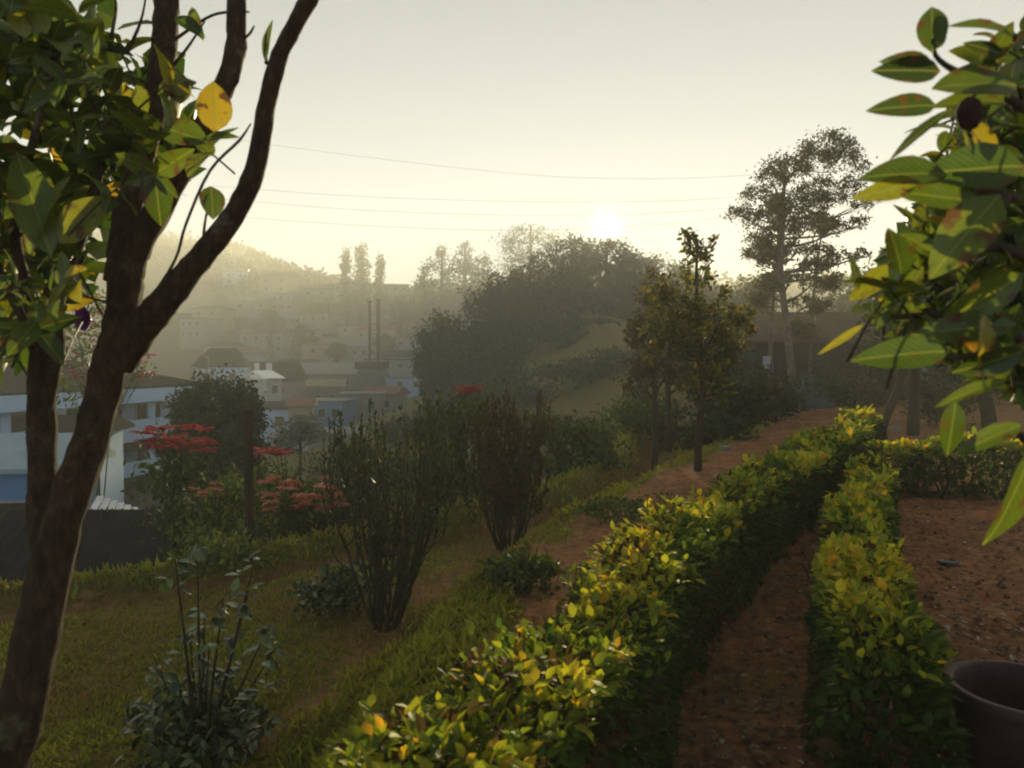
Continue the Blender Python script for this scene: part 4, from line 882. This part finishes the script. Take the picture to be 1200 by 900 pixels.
mb = MB(); mb.add([so + Vector(p) for p in ((-.5, -.5, eave), (Wd + .5, -.5, eave), (Wd + .5, 2.5, rid), (-.5, 2.5, rid), (Wd + .5, 5.5, eave), (-.5, 5.5, eave), (-.5, -.5, eave + .08), (Wd + .5, -.5, eave + .08), (Wd + .5, 2.5, rid + .08), (-.5, 2.5, rid + .08), (Wd + .5, 5.5, eave + .08), (-.5, 5.5, eave + .08))],
        [(3, 2, 1, 0), (5, 4, 2, 3), (6, 7, 8, 9), (9, 8, 10, 11), (0, 1, 7, 6), (4, 5, 11, 10), (1, 2, 8, 7), (2, 4, 10, 8), (3, 0, 6, 9), (5, 3, 9, 11)]); mb.build('roof', M['roof_brown'], shed)
for k, (x0, x1, z0, z1, mm, nm) in enumerate([(3.0, 4.1, 0, 1.75, 'roof_dark', 'door'), (5.2, 6.2, .9, 1.6, 'glass', 'window'), (7.6, 8.6, .9, 1.6, 'glass', 'window')]):
    f = framebox(MB(), so, ux, uy, (x0, -.03, z0), (x1, -.003, z1)).build(nm, M['timber'], shed); mb = framebox(MB(), so, ux, uy, (x0 + .07, -.045, z0 + .07), (x1 - .07, -.033, z1 - .07)); mb.build('pane' if nm == 'window' else 'door_panel', M[mm], f)
tp = W(955, 441, 24.5); tpz = gz(tp.x, tp.y)
tb = thing('covered_heap', 'heap under a grey tarpaulin before the dark shed', 'heap', (tp.x, tp.y, tpz))
v = []; fcs = []; nu, nv = 15, 9; hh = tp.z - tpz
for j in range(nv):
    for i in range(nu):
        a, b = i / (nu - 1) * 2 - 1, j / (nv - 1) * 2 - 1; e = max(abs(a), abs(b)); z = hh * (1 - max(0, e - .72) / .28) * (.92 + .16 * random.random()) if e > .72 else hh * random.uniform(.9, 1.06)
        v.append((tp.x + a * .55, tp.y + b * .4, tpz + z * (.8 + .2 * (1 - a)) - .02))
for j in range(nv - 1):
    for i in range(nu - 1): fcs.append((j * nu + i, j * nu + i + 1, (j + 1) * nu + i + 1, (j + 1) * nu + i))
MB().add(v, fcs).build('tarpaulin', M['tarp'], tb, True)
cl = W(898, 424, 21.5)
ct = thing('hanging_cloth', 'small white cloth hung on a stake beside the gum trunk', 'cloth', (cl.x, cl.y, gz(cl.x, cl.y)))
MB().tube([(cl.x, cl.y + .04, gz(cl.x, cl.y) - .1), (cl.x, cl.y + .04, cl.z + .2)], .018, 6).build('stake', M['timber'], ct)
v = []; fcs = []
for j in range(6):
    for i in range(6): v.append((cl.x + (i / 5 - .5) * .22 * (1 - .05 * j), cl.y - .02 + .04 * math.sin(i * 2.1 + j * .4), cl.z + .16 - j * .07))
for j in range(5):
    for i in range(5): fcs.append((j * 6 + i, j * 6 + i + 1, j * 6 + i + 7, j * 6 + i + 6))
MB().add(v, fcs).build('fabric', M['cloth_white'], ct, True)

# ================================================================== KNOLL
def knoll_tree(label, px, top, w, D, n=4800, m='knoll_leaf', flat=.75, stem=None, leaf=.42, group='trees crowning the knoll'):
    D = D * .90; top = top - 7
    x = W(px, 400, D).x; gy_ = 420 + (CAMZ - gz(x, D)) * F / D; h = gy_ - top; s = w
    B = [(px, top + h * .16, s * .45, h * .16), (px - s * .42, top + h * .30, s * .36, h * .15), (px + s * .42, top + h * .28, s * .36, h * .15), (px + s * .1, top + h * .36, s * .55, h * .16), (px - s * .2, top + h * .52, s * .5, h * .16), (px + s * .3, top + h * .55, s * .45, h * .16), (px, top + h * .74, s * .5, h * .16)]
    px_tree('knoll_tree', label, D, [(px + random.uniform(-4, 4), gy_), (px + 2, top + h * .6), (px - 2, top + h * .35), (px, top + h * .15)], [4.5, 3.5, 2.6, 1.2], B, n, leaf, m, group=group, clumps=15, spread=.27, shell=.35, tint=(.45, .22))
G_ = 'trees crowning the knoll'
for a in [('broad dark tree at the low valley end of the wooded knoll', 520, 372, 40, 92), ('small dark tree on the valley-side foot of the wooded knoll', 505, 405, 26, 88), ('spreading flat-topped tree on the valley shoulder of the knoll', 575, 328, 40, 100), ('dense tree below the flat-topped one on the knoll', 558, 385, 36, 90),
          ('tall rounded tree near the knoll top beside the flat-topped one', 622, 306, 40, 106), ('tallest tree on the knoll top just beneath the sun', 672, 284, 44, 110), ('broad tree on the knoll top right under the sun', 712, 287, 44, 112), ('tree on the knoll falling away right of the sun', 752, 300, 42, 112), ('lower tree on the garden side of the knoll behind the slim trunks', 794, 318, 42, 108),
          ('dark tree inside the knoll wood below the tallest one', 640, 350, 44, 98), ('dark tree inside the knoll wood below the sun', 700, 350, 46, 98), ('dark bushy tree low on the knoll slope', 600, 375, 40, 92), ('bushy tree low on the knoll near the young garden tree', 745, 370, 40, 96), ('far small tree at the knoll end behind the gum trees', 850, 355, 36, 104), ('dark tree filling the knoll wood left of the bare slope', 655, 385, 40, 88), ('round dark tree midway down the knoll below the sun', 690, 385, 34, 92), ('round tree midway down the knoll behind the slim trunks', 730, 340, 40, 104), ('leafy tree on the knoll shoulder behind the young tree', 830, 338, 40, 106), ('dense low tree closing the knoll wood at the town side', 535, 415, 34, 84), ('dense low tree before the knoll wood below the flat-topped one', 585, 420, 36, 82), ('bushy knoll tree just below the tallest crown', 665, 325, 44, 104), ('bushy knoll tree between the flat-topped and rounded ones', 598, 335, 40, 102)]:
    knoll_tree(*a)
for k, (px, D, r, h, lab) in enumerate([(560, 56, 2.4, 2.6, 'scrub bush at the knoll foot on its valley side'), (610, 58, 2.6, 2.4, 'scrub bush low on the grassy knoll slope'), (680, 60, 2.8, 2.2, 'wide scrub bush midway on the grassy knoll slope'), (740, 56, 2.6, 2.4, 'scrub bush on the knoll slope behind the slim trunks'), (520, 50, 2.4, 2.6, 'scrub bush on the valley slope below the knoll'), (800, 54, 2.6, 2.6, 'scrub bush behind the young tree below the knoll'), (640, 42, 1.6, 1.4, 'scrub bush on the open grass slope before the knoll'), (480, 52, 2, 2, 'scrub bush at the edge of the town under the knoll')]):
    low_plant('scrub_bush', lab, px, 430, r, h, 1500, .34, 'tree_leaf', .45, 'scrub on the knoll slope', D=D, cat='bush')

# ================================================================== BUILDINGS OF THE TOWN
def house(label, pc, D, zt, w, d, ze, mw, mr, roof='gable', rz=0, wins=0, rows=1, name='town_house', group='houses of the town', zb=None, over=.35):
    """zt: ridge height, ze: eave height (world z); centre column pixel pc"""
    x = W(pc, 420, D).x; zb = gz(x, D) - .6 if zb is None else zb
    t = thing(name, label, 'house', (x, D, zb), group, rz); h, rh = ze - zb, zt - zb
    def bl(mb, nm, m, par=t): return mb.build(nm, M[m], par, frame=True)
    bl(MB().box((-w / 2, -d / 2, 0), (w / 2, d / 2, h)), 'wall', mw)
    a, b = w / 2 + over, d / 2 + over
    mb = MB(); th = .12
    if roof == 'flat': mb.box((-a, -b, h + .003), (a, b, h + .25))
    else:
        ins = w * .28 if roof == 'hip' else 0
        lo = [(-a, -b, h), (a, -b, h), (a, b, h), (-a, b, h)]; hi = [(p[0], p[1], h + th) for p in lo]; rg = [(-a + ins, 0, rh), (a - ins, 0, rh)]
        mb.add(lo + hi + rg, [(3, 2, 1, 0), (0, 1, 5, 4), (1, 2, 6, 5), (2, 3, 7, 6), (3, 0, 4, 7), (4, 5, 9, 8), (6, 7, 8, 9), (5, 6, 9), (7, 4, 8)])
    r = bl(mb, 'roof', mr)
    for j in range(rows):
        for i in range(wins):
            cx = (i + .5) / wins * w - w / 2; z0 = h - 1.9 - j * 2.8; ww = min(.55, w / wins * .32)
            f = bl(MB().box((cx - ww, -d / 2 - .05, z0), (cx + ww, -d / 2 - .003, z0 + 1.15)), 'window', 'wall_white'); bl(MB().box((cx - ww + .08, -d / 2 - .065, z0 + .08), (cx + ww - .08, -d / 2 - .053, z0 + 1.07)), 'pane', 'glass', f)
    return t
def zpx(py, D): return CAMZ + (420 - py) / F * D
house('dark hip-roofed house rising behind the round clipped tree', 262, 113, zpx(408, 113), 7.0, 7.2, zpx(430, 113), 'wall_blue', 'roof_dark', 'hip', .2, 2, 2)
sh = house('grey house with three glinting roof panels behind the round clipped tree', 318, 119, zpx(424, 119), 8.1, 8.7, zpx(446, 119), 'wall_grey', 'roof_dark', 'gable', 0, 3, 2)
hh0 = zpx(446, 119) - sh.location.z; rh0 = zpx(424, 119) - sh.location.z
for k in range(3):
    x0 = -3.6 + k * 1.9; sl = (rh0 - hh0) / 4.7
    v = [(x0, -3.2, hh0 + sl * 1.5 + .3), (x0 + .9, -3.2, hh0 + sl * 1.5 + .3), (x0 + .15, -.8, hh0 + sl * 3.9 + .3), (x0 - .75, -.8, hh0 + sl * 3.9 + .3)]
    MB().add(v + [(a, b, c - .06) for a, b, c in v], [(0, 1, 2, 3), (7, 6, 5, 4), (0, 4, 5, 1), (1, 5, 6, 2), (2, 6, 7, 3), (3, 7, 4, 0)]).build('roof_panel', M['roof_shiny'], sh, frame=True)
house('small white gabled house front below the glinting roof panels', 307, 102, zpx(434, 102), 2.8, 4.3, zpx(444, 102), 'wall_white', 'roof_shiny', 'gable', math.pi / 2 * .7, 1, 1)
hall = house('long low hall with pale flat roof and tan awning beside the twin masts', 374, 142, zpx(425, 142), 15.2, 11.6, zpx(438, 142), 'concrete', 'roof_grey', 'gable', 0, 6, 2)
hz = zpx(447, 142) - hall.location.z
MB().add([(-.9, -5.85, hz + .6), (6.4, -5.85, hz + .6), (6.4, -7.5, hz - .6), (-.9, -7.5, hz - .6), (-.9, -5.85, hz + .5), (6.4, -5.85, hz + .5), (6.4, -7.5, hz - .7), (-.9, -7.5, hz - .7)], [(3, 2, 1, 0), (4, 5, 6, 7), (0, 1, 5, 4), (1, 2, 6, 5), (2, 3, 7, 6), (3, 0, 4, 7)]).build('awning', M['wall_tan'], hall, frame=True)
mx_ = W(436, 420, 125).x; mz = gz(mx_, 125) - .5
tw = thing('mast_tower', 'concrete block with overhanging dark slab and two tall dark masts', 'tower', (mx_, 125, mz))
zt = zpx(432, 125) - mz
MB().box((-1.9, -1.9, 0), (1.9, 1.9, zt)).build('block', M['concrete'], tw, frame=True)
MB().box((-2.4, -2.4, zt + .003), (2.4, 2.4, zt + 1.1)).build('slab', M['roof_dark'], tw, frame=True)
for xx, ww, pt in ((-.36, .4, 354), (1.05, .52, 352)):
    z1 = zpx(pt, 125) - mz; m_ = MB().box((xx - ww / 2, -ww / 2, zt + 1.105), (xx + ww / 2, ww / 2, z1)).build('mast', M['roof_dark'], tw, frame=True)
    MB().box((xx - ww * .8, -ww * .8, z1 + .003), (xx + ww * .8, ww * .8, z1 + .2)).build('cap', M['roof_dark'], m_, frame=True)
for k in range(5): MB().box((-.155, -.05, zt + 2.4 + k * 1.6), (.785, .05, zt + 2.5 + k * 1.6)).build('rung', M['roof_dark'], tw, frame=True)
house('pale blue-white house just right of the twin masts', 474, 151, zpx(430, 151), 6.4, 7.2, zpx(442, 151), 'wall_blue', 'roof_grey', 'gable', .3, 2, 2)
house('pale blue house low in the town behind the timber post', 320, 90, zpx(470, 90), 4.9, 5.8, zpx(478, 90), 'wall_blue', 'roof_dark', 'gable', .1, 2, 1)
house('bright blue house with dark windows low in the town', 386, 99, zpx(462, 99), 5.2, 5.8, zpx(470, 99), 'wall_skyblue', 'roof_grey', 'flat', -.1, 3, 2)
house('tiny house with red-brown roof between two blue houses', 353, 87, zpx(466, 87), 2.6, 3.5, zpx(476, 87), 'wall_tan', 'roof_red', 'gable', .2, 1, 1)
house('small grey flat-roofed house below the long hall', 425, 107, zpx(458, 107), 5.5, 5.8, zpx(462, 107), 'wall_grey', 'roof_grey', 'flat', .1, 2, 2)
house('weathered grey house with rusty roof below the twin masts', 452, 116, zpx(452, 116), 4.9, 5.8, zpx(462, 116), 'wall_grey', 'roof_red', 'gable', -.2, 2, 2)
house('low grey lean-to house at the lower town edge', 400, 78, zpx(500, 78), 4.3, 4.9, zpx(507, 78), 'wall_grey', 'roof_grey', 'gable', .3, 1, 1)
house('low white shack at the lower town edge behind the salmon bush', 350, 72, zpx(505, 72), 3.8, 4.3, zpx(512, 72), 'wall_white', 'roof_grey', 'gable', -.2, 2, 1)
mats_w = ['wall_grey', 'wall_grey', 'wall_tan', 'wall_blue', 'wall_tan']; mats_r = ['roof_grey', 'roof_dark', 'roof_red', 'roof_grey']
rows_far = [(165, [300, 345, 395, 465]), (184, [285, 330, 372, 418, 458]), (206, [240, 272, 312, 352, 392, 440, 470]), (232, [215, 255, 300, 335, 385, 425, 462]), (261, [230, 280, 330, 372, 410, 455])]
seen_far = set()
for D, cols in rows_far:
    for k, px in enumerate(cols):
        px += random.uniform(-8, 8); DD = D + random.uniform(-10, 10); x = W(px, 420, DD).x; z0 = gz(x, DD); hh = random.uniform(3.5, 8.5); ww = random.uniform(7, 13)
        for _try in range(40):
          mw, mr_, rk = random.choice(mats_w), random.choice(mats_r), random.choice(['gable', 'hip', 'flat', 'gable'])
          if (mw, mr_, rk, D) not in seen_far: break
        seen_far.add((mw, mr_, rk, D))
        where = {165: 'at the town centre behind the long hall', 184: 'at the foot of the far hill', 206: 'low on the far hillside', 232: 'midway up the far hillside', 261: 'high on the far hillside'}[D]
        house('misty far %s house with %s %s roof %s' % (mw[5:].replace('blue', 'bluish'), mr_[5:], rk.replace('hip', 'hipped'), where), px, DD, z0 + hh + random.uniform(1, 2.2), ww, random.uniform(6, 9), z0 + hh, mw, mr_, rk, random.uniform(-.5, .5), random.choice([2, 3, 4]), 2 if hh > 6 else 1, group='misty far houses on the hillside')

# black water tank
tk = W(238, 424, 100); tz = gz(tk.x, 100) - .3
wt = thing('water_tank', 'black plastic water tank on a stand beside the dark hip roof', 'tank', (tk.x, 100, tz)); hz = zpx(431, 100) - tz
MB().lathe([(.0, hz), (.68, hz), (.72, hz + .12), (.72, hz + 1.25), (.58, hz + 1.45), (.22, hz + 1.6), (.22, hz + 1.72), (0, hz + 1.72)], 20).build('tank_body', M['black_plastic'], wt, True, frame=True)
MB().box((-1, -1, hz - .15), (1, 1, hz - .004)).build('platform', M['concrete'], wt, frame=True)
for a, b in ((-.8, -.8), (.8, -.8), (.8, .8), (-.8, .8)): MB().box((a - .1, b - .1, 0), (a + .1, b + .1, hz - .154)).build('leg', M['concrete'], wt, frame=True)

# ------------------------------------------------------------------ blue-white two-storey building
A = Vector((W(225, 420, 42).x, 42, 0)); B = Vector((W(125, 420, 36.2).x, 36.2, 0)); ux = (B - A).normalized(); uy = Vector((-ux.y, ux.x, 0))
if uy.x > 0: uy = -uy
A.z = min(gz(A.x, A.y), gz(A.x + ux.x * 16, A.y + ux.y * 16)) - 1.0
bb = thing('veranda_building', 'two-storey blue-white building with dark roof and veranda parapets', 'building', A)
LB = 17.0
def zb(z): return z - A.z
def bpart(nm, m, a, b, par=None): return framebox(MB(), A, ux, uy, a, b).build(nm, M[m], par or bb)
bpart('back_wall', 'wall_blue', (0, 1.4, 0), (LB, 9, zb(-.66)))
bpart('base_wall', 'concrete', (.3, .5, 0), (LB, 1.39, zb(-4.9)))
bpart('floor_slab', 'roof_dark', (-.15, -.1, zb(-4.9)), (LB, 1.395, zb(-4.32)))
bpart('floor_slab', 'roof_dark', (-.15, -.1, zb(-3.05)), (LB, 1.395, zb(-2.62)))
bpart('parapet', 'wall_blue', (0, 0, zb(-4.316)), (LB, .15, zb(-3.62)))
bpart('parapet', 'wall_blue', (0, 0, zb(-2.616)), (LB, .15, zb(-1.55)))
bpart('fascia', 'wall_blue', (-.6, -.6, zb(-.65)), (LB, -.35, zb(.02)))
bpart('ceiling', 'wall_grey', (-.5, -.345, zb(-.65)), (LB, 1.395, zb(-.5)))
for k in range(7):
    for z0, z1 in ((-1.546, -.654), (-3.616, -3.054)): bpart('pillar', 'wall_blue', (.1 + k * 2.75, .02, zb(z0)), (.55 + k * 2.75, .14, zb(z1)))
for k in range(6):
    for z0, z1 in ((-2.2, -.85), (-4.0, -3.15)):
        f = bpart('window', 'wall_white', (.9 + k * 2.75, 1.33, zb(z0)), (2.7 + k * 2.75, 1.397, zb(z1)))
        for q in range(2): framebox(MB(), A, ux, uy, (.98 + k * 2.75 + q * .85, 1.30, zb(z0) + .07), (1.78 + k * 2.75 + q * .85, 1.326, zb(z1) - .07)).build('pane', M['glass'], f)
mb = MB(); lo = [(-.6, -.6), (LB, -.6), (LB, 9.6), (-.6, 9.6)]; z0, z1 = zb(.025), zb(1.5)
v = [A + ux * a + uy * b + Vector((0, 0, z0)) for a, b in lo] + [A + ux * a + uy * b + Vector((0, 0, z0 + .1)) for a, b in lo] + [A + ux * 4.2 + uy * 4.5 + Vector((0, 0, z1)), A + ux * (LB - 3) + uy * 4.5 + Vector((0, 0, z1))]
mb.add(v, [(3, 2, 1, 0), (0, 1, 5, 4), (1, 2, 6, 5), (2, 3, 7, 6), (3, 0, 4, 7), (4, 5, 9, 8), (6, 7, 8, 9), (5, 6, 9), (7, 4, 8)]); mb.build('roof', M['roof_dark'], bb)

# bright blue sheet-walled hut in front, its slatted lean-to, and a white house behind leaves
hut = house('bright blue sheet-walled hut with a pale blue roof left of the forked tree', 15, 22, zpx(508, 22), 3.4, 3, zpx(545, 22), 'wall_skyblue', 'roof_pale', 'gable', .1, 2, 1, name='blue_hut', group=None)
house('pale blue annex wall with small dark window beside the veranda building', 96, 30, zpx(486, 30), 2.0, 2.5, zpx(505, 30), 'wall_blue', 'roof_dark', 'gable', .1, 1, 2, name='blue_annex', group=None)
house('white house glimpsed through the forked tree leaves', 20, 46, zpx(450, 46), 3.6, 3.6, zpx(464, 46), 'wall_white', 'roof_grey', 'gable', .4, 2, 2, name='white_house', group=None)
c0 = W(148, 592, 15.5)
lr = thing('slatted_leanto', 'white slatted lean-to roof below the veranda building', 'roof', (c0.x, c0.y, gz(c0.x, c0.y)))
o0, o1 = W(112, 583, 17), W(182, 600, 17); 
for k in range(9):
    f0 = k / 8; a = W(118 + 8 * k, 581 + 2.6 * k, 16.6); b = W(104 + 10.5 * k, 606 + .6 * k, 14.4); d = (b - a); s = Vector((.07, 0, 0)); n_ = Vector((0, 0, .03))
    MB().add([a - s, a + s, b + s, b - s, a - s - n_, a + s - n_, b + s - n_, b - s - n_], [(0, 1, 2, 3), (7, 6, 5, 4), (0, 4, 5, 1), (1, 5, 6, 2), (2, 6, 7, 3), (3, 7, 4, 0)]).build('slat', M['slat_white'], lr)
for (px, py, D) in ((116, 585, 16.5), (184, 606, 16.5), (102, 610, 14.5), (190, 614, 14.5)):
    p = W(px, py, D); MB().tube([(p.x, p.y, gz(p.x, p.y) - .1), (p.x, p.y, p.z - .04)], .05, 6).build('post', M['timber'], lr)
p, q = W(112, 586, 16.6), W(190, 607, 16.6); MB().tube([p - Vector((0, 0, .07)), q - Vector((0, 0, .07))], .035, 6).build('beam', M['timber'], lr)
p, q = W(98, 611, 14.5), W(196, 615, 14.5); MB().tube([p - Vector((0, 0, .07)), q - Vector((0, 0, .07))], .035, 6).build('beam', M['timber'], lr)

# dark shed just below the lawn edge: a roof slope facing the garden
so = Vector((W(-60, 600, 11.5).x, 11.5, 0)); so.z = -4.2
ds = thing('tarred_shed', 'dark tarred-roof shed crouching just below the outer lawn edge', 'shed', so)
zr, zl = W(100, 597, 12.6).z, W(100, 690, 9.6).z - .25
x0, x1 = W(-80, 600, 12.6).x, W(186, 600, 12.6).x; x1b = W(232, 662, 9.8).x
v = [Vector(p) for p in ((x0, 9.6, zl), (x1b, 9.6, zl), (x1, 12.6, zr), (x0, 12.6, zr), (x1b, 15.4, zl), (x0, 15.4, zl))]
mb = MB(); dn = Vector((0, 0, -.07)); mb.add(v + [p + dn for p in v], [(0, 1, 2, 3), (3, 2, 4, 5), (9, 8, 7, 6), (11, 10, 8, 9), (0, 6, 7, 1), (1, 7, 8, 2), (2, 8, 10, 4), (4, 10, 11, 5), (5, 11, 9, 3), (3, 9, 6, 0)]); rf = mb.build('roof', M['roof_dark'], ds)
for k in range(22):   # standing ribs of the sheets
    f = (k + .5) / 22; a = v[0].lerp(v[1], f); b = v[3].lerp(v[2], f); up = Vector((0, -.012, .03)); s = Vector((.02, 0, 0))
    MB().add([a - s, a + s, b + s, b - s, a + up, b + up], [(0, 1, 4), (3, 5, 2), (0, 4, 5, 3), (1, 2, 5, 4)]).build('roof_rib', M['roof_dark'], rf)
MB().box((x0 + .2, 10.0, -5), (min(x1, x1b) - .25, 15.0, zl + .02)).build('wall', M['timber'], ds)
mb = MB(); mb.add([Vector((x1 - .3, 10.0, zl)), Vector((x1 - .3, 15.0, zl)), Vector((x1 - .3, 12.6, zr - .12)), Vector((x0 + .3, 10, zl)), Vector((x0 + .3, 15, zl)), Vector((x0 + .3, 12.6, zr - .12))], [(0, 1, 2), (5, 4, 3), (0, 3, 4, 1)]); mb.build('gable', M['timber'], ds)

# round clipped tree in front of the building and other valley trees
px_tree('clipped_tree', 'dense round clipped dark tree in front of the blue-white building', 26, [(254, 620), (254, 560), (254, 500)], [7, 6, 4], [(255, 478, 42, 34), (228, 490, 26, 28), (282, 488, 24, 28), (255, 515, 50, 36), (232, 540, 36, 26), (280, 540, 30, 30), (256, 560, 44, 26)], 22000, .18, 'tree_leaf', clumps=80, spread=.2, tint=(.25, .18), shell=.5)
px_tree('pale_bush_tree', 'pale straggly bush in the lower town behind the small poinsettia', 44, [(352, 545), (352, 515), (354, 495)], [2, 1.6, 1], [(345, 505, 18, 12), (368, 510, 16, 11), (355, 495, 16, 10), (335, 520, 14, 10)], 1200, .25, 'pale_leaf', clumps=14, spread=.3)
for (px, py, D, r, h, lab) in [(20, 500, 28, 1.5, 1.8, 'green bush behind the bright blue hut roof'), (190, 575, 20, 1.2, 1.4, 'dark bush below the veranda building parapet'), (160, 560, 24, 1.2, 1.4, 'shadowed bush beneath the veranda building'), (300, 540, 30, 1.8, 1.8, 'dark bush at the foot of the clipped tree'), (400, 530, 38, 2, 1.8, 'green bush on the valley slope behind the salmon flowers'), (440, 530, 32, 2, 1.8, 'olive bush on the valley slope behind the prickly shrub'), (345, 560, 22, 1.6, 1.2, 'dull green bush on the slope behind the small poinsettia'), (480, 520, 24, 1.8, 1.6, 'bush on the slope behind the open stemmed shrub'), (590, 500, 22, 1.4, 1.3, 'bush on the grassy slope behind the brown shrub')]:
    low_plant('slope_bush', lab, px, py, r, h, 1800, .17, 'tree_leaf', .4, 'bushes on the slope below the garden', D=D, cat='bush')

# far misty trees
def far_tree(label, px, top, bot, D, blobs, n=2600, leaf=.75, group='misty far trees'):
    D = D * 1.45; leaf = leaf * 1.3
    px_tree('far_tree', label, D, [(px, bot), (px, (top + bot) / 2), (px, top + 6)], [3, 2.4, 1], blobs, n, leaf, 'tree_leaf', group=group, clumps=16, spread=.28, shell=.3, limbs=True)
for (px, top, w, lab) in [(405, 296, 8, 'shorter misty columnar tree of the far pair'), (424, 289, 13, 'taller misty columnar tree of the far pair'), (445, 301, 6, 'thin misty columnar tree right of the far pair')]:
    far_tree(lab, px, top, 385, 168, [(px, top + 8 + k * 14, w * (.6 + .1 * k), 11) for k in range(5)], 1700)
for (px, top, w, lab) in [(518, 288, 16, 'tall misty tree with ragged crown left of the big misty dome'), (545, 284, 14, 'tall misty tree with split crown left of the big misty dome'), (497, 312, 9, 'thin leaning misty tree near the knoll'), (566, 300, 14, 'misty tree touching the big misty dome')]:
    far_tree(lab, px, top, 390, 165, [(px, top + 8, w * .6, 9), (px - w * .5, top + 22, w * .6, 10), (px + w * .5, top + 26, w * .6, 10), (px, top + 42, w, 14), (px - 4, top + 64, w * 1.2, 16), (px + 6, top + 84, w * 1.2, 14)], 2200)
far_tree('big dome-shaped misty tree behind the knoll wood', 622, 258, 390, 150, [(622, 276, 24, 15), (600, 292, 22, 14), (645, 286, 20, 16), (622, 305, 36, 18), (605, 325, 36, 18), (640, 325, 34, 18), (622, 350, 40, 20)], 5200, .6)
for k, (px, top, D, w, lab) in enumerate([(316, 362, 140, 20, 'round misty tree above the town hall roof'), (285, 372, 150, 14, 'misty tree left of the round one above the town'), (355, 378, 132, 18, 'misty bushy tree between far houses'), (470, 360, 150, 24, 'misty tree right of the twin masts'), (500, 372, 135, 24, 'misty tree between twin masts and knoll'), (225, 366, 160, 24, 'misty tree on the hillside near the forked limbs'), (450, 392, 120, 14, 'low misty tree below the far columnar trees'), (395, 402, 118, 12, 'small misty tree behind the long hall'), (255, 345, 172, 26, 'misty wood tree high on the hillside'), (300, 335, 180, 26, 'misty wood tree higher on the hillside'), (350, 345, 175, 26, 'misty wood tree on the hillside shoulder'), (385, 350, 165, 20, 'misty wood tree left of the far columnar trees'), (470, 345, 162, 22, 'misty wood tree right of the far columnar trees')]):
    bot = top + w * 1.9; far_tree(lab, px, top, bot, D, [(px, top + w * .35, w * .5, w * .35), (px - w * .45, top + w * .7, w * .5, w * .4), (px + w * .45, top + w * .7, w * .5, w * .4), (px, top + w * 1.1, w * .8, w * .5)], 1500, .5)
# wooded cover on the far hill: one mass
n = 40000; xx = RNG.uniform(-330, 230, n); yy = RNG.uniform(244, 380, n); k = fbm(xx / 23, yy / 23, 91) > .47; xx, yy = xx[k], yy[k]; n = len(xx)
cx = np.round(xx / 5) * 5 + (vnoise(xx // 5, yy // 5, 3) - .5) * 4; cyy = np.round(yy / 5) * 5; rr = np.hypot(xx - np.round(xx / 5) * 5, yy - cyy)
zz = terrain(xx, yy, False) + np.clip(4.5 - rr * rr * .45, 0, 5) + RNG.normal(0, .4, n)
P = np.stack([xx, yy, zz], 1)
tag(leaf_mesh('hillside_wood', P, rdir(n), rdir(n, .8), RNG.uniform(1.3, 2.4, n), .7, RNG.random(n), M['tree_leaf'], None, simple=True), 'misty wood covering the far hillside', 'wood', kind='stuff')

# ------------------------------------------------------------------ overhead wires
for k, (pts, lab) in enumerate([([(250, 160), (420, 183), (600, 203), (720, 209), (880, 205), (1300, 170)], 'topmost thin overhead wire sagging across the sky'), ([(250, 218), (420, 230), (600, 236), (760, 236), (900, 228), (1300, 196)], 'second overhead wire from the top across the sky'), ([(250, 232), (420, 246), (600, 252), (760, 250), (900, 240), (1300, 205)], 'third overhead wire from the top across the sky'), ([(250, 252), (420, 264), (600, 270), (760, 264), (900, 250), (1300, 215)], 'lowest overhead wire passing close under the sun')]):
    P = spline([W(x, y, 70 - (x - 250) * .008) for x, y in pts], 8); mb = MB(); mb.tube(P, .011, 5, False)
    tag(mb.build('overhead_wire', M['wire'], None), lab, 'wire', 'overhead wires')

# ================================================================== HAZE
me = bpy.data.meshes.new('haze'); mb = MB(); lowest = float(GZ.min()); mb.box((-601, -46, lowest - 1.5), (601, 641, max(HAZE_TOP, float(GZ.max()) + 7)))
hz_m = bpy.data.materials.new('morning_haze'); hz_m.use_nodes = True; t = hz_m.node_tree; t.nodes.clear()
o = t.nodes.new('ShaderNodeOutputMaterial'); pv = t.nodes.new('ShaderNodeVolumePrincipled')
pv.inputs['Color'].default_value = (.765, .785, .745, 1); pv.inputs['Density'].default_value = HAZE_DENSITY; pv.inputs['Anisotropy'].default_value = .17
t.links.new(pv.outputs[0], o.inputs['Volume'])
hz = mb.build('haze', hz_m, None); tag(hz, 'pale morning haze filling the valley air', 'haze', kind='stuff')
